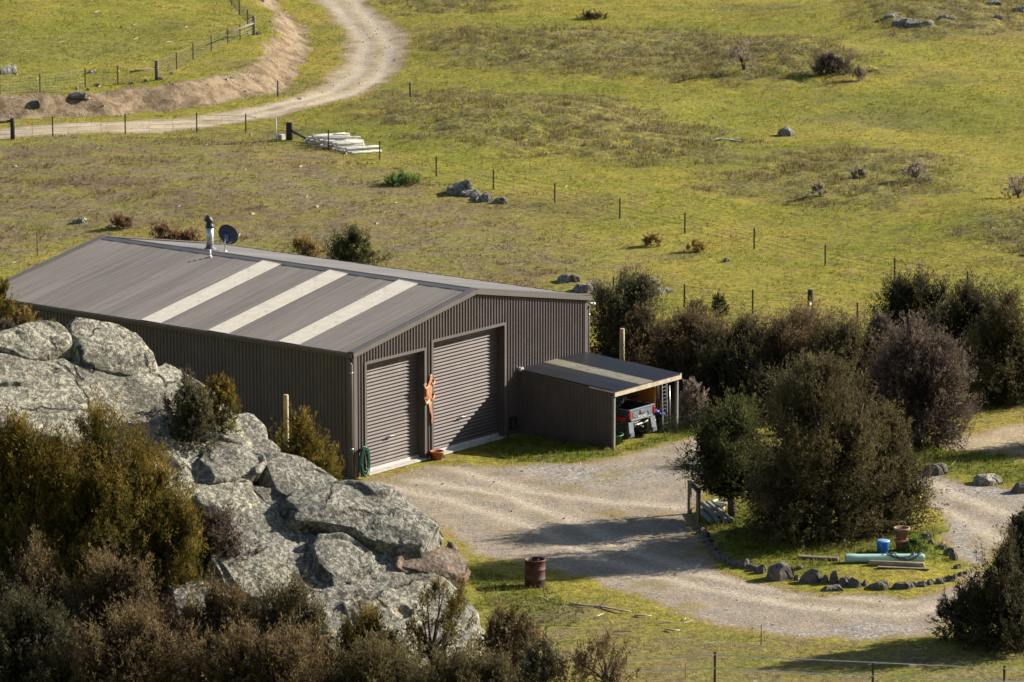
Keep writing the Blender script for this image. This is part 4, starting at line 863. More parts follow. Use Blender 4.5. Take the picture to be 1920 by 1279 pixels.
# ------------------------------------------------------------------ shrubs
LEAF = {k: leaf_material('leaf_'+k, c, t) for k, (c, t) in dict(
    golden=((0.113, 0.099, 0.020), (0.209, 0.136, 0.029)), olive=((0.095, 0.081, 0.036), (0.138, 0.110, 0.053)),
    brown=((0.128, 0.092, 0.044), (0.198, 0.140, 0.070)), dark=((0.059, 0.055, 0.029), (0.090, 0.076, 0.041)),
    green=((0.070, 0.078, 0.026), (0.110, 0.105, 0.038)), grey=((0.256, 0.205, 0.160), (0.384, 0.307, 0.237)),
    purple=((0.109, 0.081, 0.061), (0.161, 0.121, 0.091)), red=((0.166, 0.092, 0.058), (0.243, 0.134, 0.077)),
    tawny=((0.230, 0.160, 0.051), (0.346, 0.230, 0.070)), greygreen=((0.100, 0.096, 0.049), (0.158, 0.135, 0.074)), reed=((0.102, 0.160, 0.038), (0.154, 0.218, 0.058))).items()}
BARK = mat('bark', (0.085, 0.065, 0.052), 0.95, var=.3, vs=9, bumpd=.01)
def shrub(px, top, wpx, foot, kind, label, seed, name='kanuka_bush', cat='bush', group=None, dens=1.0, upw=0.55, lobes=None, clear=0.0, leaf=(0.088, 0.025), rough=1.0, depth=0.95, core=True, even=.50):
    """shrub standing with its foot at ('y', row), ('b', metres forward) or ('p', column, row, b); crown top at row top"""
    if foot[0] == 'y': P = gp(px, foot[1])
    elif foot[0] == 'b':
        P = at_b(px, foot[1]); a, b = w_ab(P[0], P[1]); P = np.array([P[0], P[1], float(H(np.array([a]), np.array([b]))[0])])
    else: P = slope_point(foot[1], foot[2], .5)
    bf = float((P-CAM)@FH); ht = at_b(px, bf, top)[2]-P[2]; sc = FPX/float((P-CAM)@FW); wd = wpx*1.08/sc
    t = empty(name, P, 0, label, cat, group); r = np.random.default_rng(seed)
    M = np.stack([RT, FH], 0)[:, :2]
    # several stems, each a dome of foliage; together they make the uneven crown
    K = 1 if wd < .7 else int(np.clip(round(3.2+wd*.9*rough), 4, 9))
    ga = r.uniform(0, 6.28); subs = [(0.0, 0.0, wd*(.66 if K > 1 else 1.0), ht)]
    for k in range(1, K):
        az = (k-1)*math.pi+r.normal(0, .3) if k < 3 else ga+k*2*math.pi/(K-1)+r.normal(0, .35); sw = wd*r.uniform(.46, .64); off = wd/2-sw/2
        subs.append((off*math.cos(az), off*math.sin(az)*depth, sw, ht*r.uniform(even, .96)))
    subs = np.array(subs); la = leaf[0]*leaf[1]*.5; N = int(np.clip(dens*3.4*wd*ht/la, 2000, 90000)); per = 24; ns = max(30, N//per)
    scl = float(np.clip(wd/2.6, .30, 1.25))
    def surface(n):
        wgt = subs[:, 2]*subs[:, 3]; si = r.choice(len(subs), n, p=wgt/wgt.sum()); az = r.uniform(0, 2*np.pi, n); zn = r.random(n)**.85
        cap = r.random(n) < .22; zn = np.where(cap, .78+.22*np.sqrt(r.random(n)), zn); zz = clear+(1-clear)*zn
        q = np.clip((zn-.36)/.64, 0, 1); pf = np.sqrt(np.clip(1-q**2.1, 0, 1))
        if clear > .1: pf = pf*(.35+.65*sstep(-.05, .32, zn))
        else: pf = pf*(.90+.10*np.clip(zn/.36, 0, 1))
        pf = np.where(cap, pf*np.sqrt(r.random(n)), pf)
        nx, ny = np.cos(az), np.sin(az); S = subs[si]
        lump = .66+.70*fbm(nx*1.7+seed*3.1+si*5, ny*1.7, zz*ht/scl*1.1+seed, 3)*rough-.35*(rough-1)
        X = np.stack([S[:, 0]+nx*pf*S[:, 2]/2*lump, S[:, 1]+ny*pf*S[:, 2]/2*lump*depth, zz*S[:, 3]*(.90+.22*(lump-1))], 1)
        nz = np.where(cap, 1.2, q*1.3+.02); nn = np.stack([nx, ny, nz], 1); nn /= np.linalg.norm(nn, axis=1, keepdims=True)
        return X, nn, si, zn
    P0, nn, si, zn = surface(int(ns*2.1)); cl = fbm(P0[:, 0]/scl*2.0+seed, P0[:, 1]/scl*2.0, P0[:, 2]/scl*2.0, 3)
    sel = np.argsort(cl+r.normal(0, .022, len(cl)))[::-1][:ns]; P0, nn, si, zn, cl = P0[sel], nn[sel], si[sel], zn[sel], cl[sel]
    d = r.normal(0, 1, (ns, 3)); d /= np.linalg.norm(d, axis=1, keepdims=True)
    d = d*.60+nn*.62+np.array([0, 0, 1.0])*(upw*np.clip(zn*1.6, .15, 1))[:, None]; d /= np.linalg.norm(d, axis=1, keepdims=True)
    ln = r.uniform(.22, .62, ns)*scl*(1+r.random(ns)*.9*(r.random(ns) < .25*rough)); st = P0-d*(r.uniform(.15, .45, ns)*scl)[:, None]-nn*(r.random(ns)**2*.25*scl)[:, None]
    A = np.repeat(np.arange(ns), per); m = len(A); tt = r.random(m)**.9
    jit = (.016+.05*tt*(1-tt)*2)[:, None]*r.normal(0, 1, (m, 3))*min(1.2, max(.6, scl))
    p = st[A]+d[A]*(ln[A]*tt)[:, None]+jit
    ax = d[A]+r.normal(0, .42, (m, 3)); ax /= np.linalg.norm(ax, axis=1, keepdims=True)
    sd = np.cross(ax, r.normal(0, 1, (m, 3))); sd /= np.linalg.norm(sd, axis=1, keepdims=True)+1e-9
    lw = leaf[1]*r.uniform(.7, 1.4, m); ll = leaf[0]*r.uniform(.6, 1.4, m)
    V = np.stack([p-sd*lw[:, None]/2, p+sd*lw[:, None]/2, p+ax*ll[:, None]], 1).reshape(-1, 3)
    sv = np.clip(.5+1.5*(cl-cl.mean())+.16*r.normal(0, 1, ns), 0, 1)[A]; vary = np.clip(sv+r.normal(0, .13, m), 0, 1)
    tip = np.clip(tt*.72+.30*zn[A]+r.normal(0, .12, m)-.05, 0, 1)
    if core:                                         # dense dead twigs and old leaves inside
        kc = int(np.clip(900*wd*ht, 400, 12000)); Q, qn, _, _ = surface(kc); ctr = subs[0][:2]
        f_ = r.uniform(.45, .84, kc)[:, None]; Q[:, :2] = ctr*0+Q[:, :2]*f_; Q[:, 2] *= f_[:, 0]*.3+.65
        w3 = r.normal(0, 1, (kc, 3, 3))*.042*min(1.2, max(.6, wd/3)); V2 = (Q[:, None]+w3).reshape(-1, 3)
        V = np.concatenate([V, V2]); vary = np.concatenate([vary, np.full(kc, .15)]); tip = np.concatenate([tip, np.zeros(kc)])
    V = np.column_stack([V[:, :2]@M, V[:, 2]])
    low = V.reshape(-1, 3, 3)[:, :, 2].min(1) > 0.0; V = V.reshape(-1, 3, 3)[low].reshape(-1, 3); vary = vary[low]; tip = tip[low]
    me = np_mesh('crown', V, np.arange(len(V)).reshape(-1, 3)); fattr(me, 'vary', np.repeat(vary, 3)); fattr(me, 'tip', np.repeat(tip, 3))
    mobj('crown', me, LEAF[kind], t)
    mb = MB(); nt_ = 2 if wd > 1.2 else 1; r0 = np.clip(.028*ht, .012, .12)
    fk = [np.array([r.normal(0, .05)*wd, r.normal(0, .05)*wd, ht*r.uniform(.16, .30)]) for _ in range(nt_)]
    for q in fk: mb.tube([(q[0]*.3, q[1]*.3, -.12), tuple(q*.55+np.array([0, 0, 0])), tuple(q)], [r0*1.25, r0, r0*.85], 7)
    for i in range(3*len(subs)+4):
        S = subs[i % len(subs)]; az = r.uniform(0, 6.28); q = fk[i % nt_]; k = r.uniform(.15, .6); e = np.array([*(np.array([S[0]+math.cos(az)*S[2]/2*k, S[1]+math.sin(az)*S[2]/2*k])@M), S[3]*r.uniform(max(.45, clear+.2), .85)])
        mid = (q+e)/2+r.normal(0, .05, 3)*wd*.4; mb.tube([tuple(q), tuple(mid), tuple(e)], [r0*.6, r0*.36, r0*.12], 5)
    mb.build('trunk', BARK, t)
    return t
Y = lambda v: ('y', v)
B_ = lambda v: ('b', v)
def build_shrubs():
    S = shrub
    # behind and right of the shed
    S(1168, 492, 150, Y(694), 'greygreen', 'tall feathery grey-green bush rising behind the right end of the shed', 1, upw=.8, rough=1.4)
    S(1208, 570, 130, Y(700), 'olive', 'olive bush directly behind the lean-to roof', 2)
    S(1290, 572, 225, Y(738), 'brown', 'brownish rounded bush behind the carport, left of the dark thicket', 3, upw=.7)
    S(1395, 585, 225, Y(757), 'olive', 'olive-brown bush under the strainer post in the thicket', 4, upw=.7)
    S(1500, 568, 280, Y(755), 'brown', 'broad brown bush topped by the leaning strainer post', 5, upw=.65)
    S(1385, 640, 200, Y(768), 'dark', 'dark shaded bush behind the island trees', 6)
    S(1590, 585, 210, Y(768), 'olive', 'olive bush between the island tree and the rust-brown bush', 7)
    S(1712, 582, 225, Y(834), 'purple', 'large rust-brown bush standing beside the right-hand track', 8, upw=.7, clear=.02)
    S(1655, 574, 105, Y(760), 'purple', 'grey-lavender bush crown peeping above the rust-brown bush', 9)
    S(1722, 503, 165, Y(660), 'dark', 'dark bush with a leftward spur in front of the long fence', 10, rough=1.5, upw=.75)
    S(1812, 518, 165, Y(700), 'dark', 'dark upright bush on the right behind the pale rock face', 11, rough=1.3, upw=.8)
    S(1885, 530, 180, Y(755), 'olive', 'dull olive bush at the right edge above the pale rocks', 12)
    S(1298, 704, 60, Y(796), 'grey', 'small pale grey-pink bush beside the open end of the lean-to', 13, clear=.02)
    S(1838, 715, 44, Y(733), 'tawny', 'small tawny shrub between the two pale rocks on the right', 14, clear=.0, name='dry_shrub', cat='shrub')
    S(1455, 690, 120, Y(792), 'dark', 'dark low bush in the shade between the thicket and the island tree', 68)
    S(1632, 690, 110, Y(800), 'olive', 'olive bush tucked behind the big island tree on its right', 69)
    # island
    S(1378, 735, 190, Y(966), 'green', 'dark green open tree with bare trunk on the island lawn', 15, name='kanuka_tree', cat='tree', clear=.27, rough=1.4)
    S(1542, 645, 280, Y(1012), 'olive', 'biggest olive-brown kanuka tree in the middle of the island lawn', 16, name='kanuka_tree', cat='tree', clear=.02)
    S(1655, 750, 195, Y(992), 'olive', 'lower olive bush on the right flank of the big island tree', 17, depth=.6)
    S(1470, 840, 150, Y(995), 'dark', 'low dark bush at the left foot of the big island tree', 18, clear=.02)
    S(1715, 1008, 40, Y(1034), 'reed', 'small bright green clump right of the stacked pots', 19, name='green_clump', cat='plant', clear=.0, leaf=(.06, .02))
    # right edge
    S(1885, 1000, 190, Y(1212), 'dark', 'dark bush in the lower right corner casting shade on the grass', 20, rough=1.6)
    S(1805, 1085, 100, Y(1200), 'dark', 'small dark bush left of the corner bush at lower right', 21, rough=1.3)
    S(1930, 908, 120, Y(1196), 'dark', 'dark slender bush cut off by the right frame edge', 22, rough=1.3)
    S(2005, 690, 150, Y(838), 'dark', 'dark bush just outside the right frame edge shading the dirt track', 70)
    # behind the shed
    S(664, 425, 112, Y(506), 'green', 'round dark green bush just beyond the shed ridge', 23)
    S(572, 440, 70, Y(492), 'tawny', 'tawny dry bush left of the dark green bush behind the shed', 24, name='dry_shrub', cat='shrub', dens=.6)
    S(312, 414, 62, Y(466), 'red', 'reddish brown bush behind the shed ridge left of the flue', 25, name='dry_shrub', cat='shrub', dens=.7)
    S(358, 424, 44, Y(464), 'red', 'small rusty bush between the reddish bush and the flue', 26, name='dry_shrub', cat='shrub', dens=.6)
    S(6, 500, 90, B_(127.5), 'golden', 'yellow-olive bush at the left frame edge against the shed', 27)
    S(52, 568, 84, B_(126), 'tawny', 'orange-brown shrub between the outcrop top and the shed wall', 28, name='dry_shrub', cat='shrub')
    S(98, 594, 44, B_(125.5), 'golden', 'small golden shrub peeping over the outcrop top', 29, name='dry_shrub', cat='shrub')
    S(10, 590, 70, B_(125), 'purple', 'grey-mauve shrub at the left frame edge above the outcrop', 30)
    # around the outcrop
    S(178, 728, 370, B_(113.6), 'golden', 'large golden-olive bush covering the lower left of the outcrop', 31, upw=.8, even=.80)
    S(30, 752, 240, B_(113.2), 'golden', 'golden-olive bush at the left frame edge below the outcrop', 32, upw=.8, even=.8)
    S(300, 850, 160, B_(112.8), 'golden', 'olive bush on the right flank of the large golden bush', 33, upw=.7, even=.75)
    S(345, 692, 110, ('p', 352, 862, 116.6), 'greygreen', 'sparse grey-green bush growing out of the outcrop shoulder', 34, upw=.8, clear=.1, rough=1.4, dens=.8)
    S(412, 694, 105, ('p', 402, 842, 118.0), 'golden', 'gold-tipped upright bush right of the grey-green one on the outcrop', 35, upw=1.0, clear=.16, rough=1.3, dens=.7)
    S(562, 770, 138, B_(131.0), 'golden', 'golden-olive bush against the shed side wall by the timber post', 36, rough=1.4)
    S(612, 850, 50, B_(131.3), 'golden', 'small olive bush at the shed corner', 37)
    S(412, 940, 130, ('p', 412, 1062, 115.0), 'purple', 'purplish dark shrub in the cleft of the grey outcrop', 38, upw=.4)
    S(60, 985, 210, B_(110.5), 'brown', 'brown spiky bush at lower left below the golden bush', 39, upw=1.1, rough=1.3)
    S(220, 1000, 230, B_(110.2), 'brown', 'grey-brown spiky bush below the large golden bush', 40, upw=1.1, rough=1.2)
    S(395, 1075, 190, B_(109.6), 'brown', 'brown bush in front of the shaded lower left boulder', 41, upw=.9)
    S(545, 1075, 190, B_(109.8), 'olive', 'olive bush in front of the middle of the grey outcrop', 42, upw=1.0, rough=1.3)
    S(690, 1135, 190, B_(109.6), 'golden', 'gold-olive bush below the blunt rock nose', 43, upw=1.0, rough=1.3)
    S(815, 1070, 130, B_(110.2), 'golden', 'thin gold-olive bush before the lower right boulder', 44, upw=1.1, rough=1.5, dens=.5, core=False)
    S(865, 1205, 150, B_(109.0), 'olive', 'olive bush at the foot of the lower right boulder', 45, upw=.9)
    S(955, 1125, 130, B_(111.5), 'brown', 'brown bush right of the outcrop foot on the grassy slope', 46, upw=.9, rough=1.3, dens=.8)
    S(1020, 1175, 130, B_(110.2), 'greygreen', 'grey-green bush at the bottom edge right of the outcrop', 47, upw=1.0, rough=1.5, dens=.6)
    S(1130, 1185, 150, B_(109.8), 'brown', 'sparse brown bush at the bottom edge by the electric fence', 48, upw=1.0, rough=1.6, dens=.45, core=False)
    S(40, 1090, 250, B_(107.6), 'dark', 'dark grey-brown bush in the lower left corner', 49, upw=.7)
    S(250, 1130, 260, B_(107.4), 'brown', 'grey-brown bush along the bottom edge right of the corner bush', 50, upw=.7)
    S(480, 1160, 260, B_(107.2), 'brown', 'brown bush along the bottom edge below the grey outcrop', 51, upw=.8)
    S(700, 1195, 250, B_(107.2), 'olive', 'olive bush along the bottom edge below the rock nose', 52, upw=.8)
    S(890, 1220, 200, B_(107.4), 'olive', 'low olive bush along the bottom edge at the outcrop end', 53, upw=.8)
    # open hillside
    S(1560, 97, 74, Y(139), 'purple', 'compact purple-grey shrub on the far paddock casting a dark shadow', 54, clear=.0, name='paddock_shrub', cat='shrub')
    S(1396, 70, 60, Y(132), 'grey', 'leafless small tree on the far paddock left of the purple shrub', 55, clear=.25, dens=.10, core=False, name='bare_tree', cat='tree', upw=.9)
    S(1610, 122, 26, Y(152), 'grey', 'tiny bare shrub right of the purple shrub', 56, clear=.1, dens=.12, core=False, name='bare_shrub', cat='shrub', upw=.9)
    S(1718, 298, 48, Y(341), 'grey', 'bare spiky shrub on the right of the paddock', 57, clear=.1, dens=.16, core=False, name='bare_shrub', cat='shrub', upw=1.0)
    S(1612, 318, 22, Y(336), 'grey', 'tiny bare shrub left of the bare spiky shrub', 58, clear=.1, dens=.12, core=False, name='bare_shrub', cat='shrub', upw=1.0)
    S(1535, 345, 26, Y(372), 'grey', 'small bare shrub above the long fence on the right', 59, clear=.1, dens=.12, core=False, name='bare_shrub', cat='shrub', upw=1.0)
    S(1910, 325, 50, Y(372), 'grey', 'bare shrub at the right frame edge of the paddock', 60, clear=.05, dens=.25, core=False, name='bare_shrub', cat='shrub', upw=1.0)
    S(1110, 22, 52, Y(36), 'dark', 'low dark shrub near the top of the far paddock', 61, clear=.0, name='paddock_shrub', cat='shrub')
    S(755, 320, 66, Y(346), 'reed', 'bright green rush clump inside the fence left of the rock row', 62, clear=.0, name='rush_clump', cat='plant', leaf=(.14, .02), upw=1.6)
    S(230, 402, 46, Y(428), 'red', 'low reddish brush behind the left end of the shed roof', 63, clear=.0, name='dry_shrub', cat='shrub', dens=.5)
    S(1222, 440, 28, Y(462), 'tawny', 'small dry tuft bush inside the long fence', 64, name='dry_shrub', cat='shrub', dens=.35, core=False)
    S(1300, 450, 40, Y(472), 'tawny', 'low straw-coloured tuft near the long fence', 65, name='dry_shrub', cat='shrub', dens=.3, core=False)
    S(1345, 548, 40, Y(592), 'green', 'small green sapling on the grass above the thicket', 66, name='sapling', cat='tree', dens=.6)
    S(1310, 560, 50, Y(600), 'brown', 'small brown shrub left of the green sapling above the thicket', 67, name='dry_shrub', cat='shrub', dens=.6)
build_shrubs()

# ------------------------------------------------------------------ fences and posts
STEEL = mat('rusty_standard', (.075, .055, .045), .7, .2, var=.3, vs=5)
WIRE = mat('fence_wire', (.22, .21, .20), .5, .6)
def post_h(P, hpx): return hpx/(FPX/float((P-CAM)@FW))
def fence(label, posts, wires, name='wire_fence', net=0.0, tape=None):
    """posts: (column, foot row, height px, kind); all parts of one fence thing"""
    P = [gp(x, y) for x, y, h, k in posts]; hs = [post_h(p, q[2]) for p, q in zip(P, posts)]
    O = P[0]; t = empty(name, O, 0, label, 'fence'); T = lambda v: tuple(np.asarray(v)-O)
    for p, q, h in zip(P, posts, hs):
        if q[3] == 's':
            mb = MB(); dx = RT*.012
            mb.bar(T(p+np.array([0, 0, -.2])), T(p+np.array([0, 0, h])), .06, .012, FH); mb.bar(T(p+FH*.02+np.array([0, 0, -.2])), T(p+FH*.02+np.array([0, 0, h-.01])), .014, .04, RT); mb.build('standard', STEEL, t)
        elif q[3] == 'w': mb = MB(); mb.tube([T(p+np.array([0, 0, -.3])), T(p+np.array([0, 0, h-.03])), T(p+np.array([0, 0, h]))], [.10, .095, .085], 12); mb.build('strainer_post', WOODG, t)
        elif q[3] == 'd': mb = MB(); mb.tube([T(p+np.array([0, 0, -.3])), T(p+np.array([0, 0, h-.03])), T(p+np.array([0, 0, h]))], [.11, .105, .095], 12); mb.build('strainer_post', WOODD, t)
    for f_ in wires:
        mb = MB(); pts = []
        for i, (p, h) in enumerate(zip(P, hs)):
            hh = h
            if i:
                for s_ in (1/3, 2/3):
                    q = P[i-1]*(1-s_)+p*s_; zg = gz(q[0], q[1]); zl = (P[i-1][2]+hs[i-1]*f_)*(1-s_)+(p[2]+h*f_)*s_
                    pts.append(T((q[0], q[1], max(zl-.012, zg+.04))))
            pts.append(T(p+np.array([0, 0, hh*f_])-FH*.035))
        mb.tube(pts, tape or (.0035 if 0 < net < .5 else .006), 4, smooth=False); mb.build('tape' if tape else 'wire', WHITE if tape else WIRE, t)
    if net:
        mb = MB()
        for i in range(len(P)-1):
            n = max(2, int(np.linalg.norm(P[i+1]-P[i])/net))
            for k in range(n):
                s_ = k/n; q = P[i]*(1-s_)+P[i+1]*s_; z0 = gz(q[0], q[1]); h = (hs[i]*(1-s_)+hs[i+1]*s_)*.86; q = q-FH*.035
                mb.add([T((q[0]-RT[0]*.004, q[1]-RT[1]*.004, z0+.03)), T((q[0]+RT[0]*.004, q[1]+RT[1]*.004, z0+.03)), T((q[0]+RT[0]*.004, q[1]+RT[1]*.004, z0+h)), T((q[0]-RT[0]*.004, q[1]-RT[1]*.004, z0+h))], [(0, 1, 2, 3)])
        mb.build('netting', WIRE, t)
    return t, P, hs, T
def brace(t, T, p0, p1, m=WOODG, name='brace_rail', r=.05): MB().tube([T(p0), T(p1)], r, 8).build(name, m, t)
def build_fences():
    Zv = lambda z: np.array([0, 0, z])
    t, P, hs, T = fence('wire fence with rusty standards along the near side of the dirt road', [(-60, 264, 38, 's'), (24, 261, 40, 'd'), (99, 256, 38, 's'), (235, 251, 38, 's'), (369, 249, 38, 's'), (461, 249, 36, 's'), (541, 263, 34, 'd')], (.25, .45, .65, .9), net=.9)
    brace(t, T, P[0]+Zv(hs[0]*.78), P[1]+Zv(hs[1]*.86), WOODD, r=.06)
    t, P, hs, T = fence('long wire fence descending the paddock from the dark strainer post to the right edge', [(545, 263, 34, 'd'), (616, 281, 38, 's'), (712, 299, 34, 's'), (818, 331, 38, 's'), (925, 355, 37, 's'), (1040, 380, 37, 's'), (1162, 410, 39, 's'), (1284, 437, 38, 's'), (1414, 467, 40, 's'), (1547, 498, 40, 's'), (1677, 525, 42, 's'), (1813, 552, 44, 's'), (1960, 585, 45, 's')], (.2, .4, .6, .9), net=1.2)
    g = gp(585, 268); brace(t, T, P[0]+Zv(hs[0]*.55), g+Zv(.05), WOODD, 'stay', .055)
    t, P, hs, T = fence('netting fence with two timber strainers along the upper paddock edge', [(-70, 184, 34, 's'), (0, 178, 34, 's'), (75, 173, 34, 's'), (160, 163, 36, 's'), (221, 158, 35, 's'), (294, 150, 37, 'w'), (331, 130, 32, 's'), (362, 111, 30, 's'), (396, 96, 30, 's'), (427, 82, 28, 's'), (450, 73, 27, 's'), (476, 66, 36, 'w'), (464, 46, 28, 's'), (449, 28, 28, 's'), (434, 10, 28, 's'), (418, -12, 28, 's')], (.12, .28, .44, .60, .76, .92), net=.22)
    for i, (x, y) in ((5, (244, 157)), (11, (426, 84))):
        g = gp(x, y); brace(t, T, P[i]+Zv(hs[i]*.62), g+Zv(hs[i]*.6), WOODG)
    t, P, hs, T = fence('wire fence behind the thicket with a timber strainer post', [(1150, 562, 44, 's'), (1283, 576, 44, 's'), (1411, 588, 46, 's'), (1519, 600, 58, 'd'), (1607, 607, 40, 's'), (1750, 622, 44, 's')], (.3, .6, .9))
    g = gp(1508, 612); brace(t, T, P[3]+Zv(hs[3]*.6)-FH*.16, g-FH*.1, WOODP, 'stay', .06)
    t, P, hs, T = fence('white tape electric fence on black stakes across the bottom right', [(1150, 1285, 50, 'n'), (1340, 1286, 66, 's'), (1636, 1300, 66, 's'), (1882, 1308, 62, 's'), (2000, 1312, 62, 's')], (.52, .92), name='electric_fence', tape=.012)
    def lone(name, x, y, hpx, r, m, label, b=None):
        p = gp(x, y) if b is None else at_b(x, b)
        if b is not None: p[2] = gz(p[0], p[1])
        h = post_h(p, hpx) if b is None else at_b(x, b, hpx)[2]-p[2]
        mb = MB(); mb.tube([(0, 0, -.2), (0, 0, h-.03), (0, 0, h)], [r, r*.95, r*.8], 12); tag(mb.build(name, m, None, loc=p), label, 'post')
    lone('timber_post', 535, 0, 740, .085, WOODP, 'pale round timber post beside the golden bush at the shed side wall', b=131.8)
    lone('timber_post', 1166, 730, 116, .09, WOODP, 'tall pale timber post standing behind the lean-to')
    lone('steel_stake', 70, 480, 45, .02, STEEL, 'single thin stake in the grass left of the shed roof')
    lone('timber_stake', 521, 181, 30, .05, WOODG, 'grey stake on the inner verge of the road bend')
    lone('green_stake', 769, 182, 28, .05, mat('green_paint', (.04, .06, .035), .7), 'dark green stake on the right verge of the road bend')
    lone('marker_post', 518, 262, 40, .03, WHITE, 'thin white marker post beside the dark strainer at the road')
    p = gp(528, 262); o = MB().box((0, 0, .12), (.28, .24, .26)).build('concrete_block', CONC, None, .02, loc=p); tag(o, 'small grey block at the foot of the dark strainer by the road', 'block')
    lone('steel_stake', 1427, 1210, 40, .012, STEEL, 'thin dry stake at the edge of the stones near the lower right')
    lone('steel_stake', 1285, 1272, 30, .012, mat('orange_stake', (.45, .10, .03), .6), 'small orange-topped stake by the electric fence')
build_fences()
# pile of pale round posts beside the far fence
def build_post_pile():
    r = random.Random(4); PW = [mat('bleached_%d' % i, c, .8, var=.15, vs=6) for i, c in enumerate([(.62, .60, .52), (.56, .55, .48), (.60, .54, .42), (.50, .48, .42)])]
    k = 0
    for layer, n in ((0, 13), (1, 11), (2, 8), (3, 4)):
        for i in range(n):
            f_ = (i+.5*layer)/12.0; sx = 480+(350+340*f_+r.uniform(-10, 10))/3.84; sy = 200+(262+85*f_)/3.84
            P = gp(sx, sy); d = RT*(1.0)+FH*r.uniform(.15, .75); d[2] = r.uniform(-.01, .01); d /= np.linalg.norm(d); ln = r.uniform(1.2, 1.75); rad = r.uniform(.055, .072)
            hz = .06+layer*.115
            mb = MB(); mb.tube([(0, 0, 0), tuple(d*.02), tuple(d*(ln-.02)), tuple(d*ln)], [rad*.9, rad, rad*.96, rad*.85], 10)
            o = mb.build('round_post', PW[k % 4], None, loc=P+np.array([0, 0, hz])); k += 1
            tag(o, 'bleached round post lying in the pile beside the far fence', 'post', 'round posts in the pile by the far fence')
            e = MB(); e.lathe([(0, 0), (rad*.8, 0)], 10)
build_post_pile()

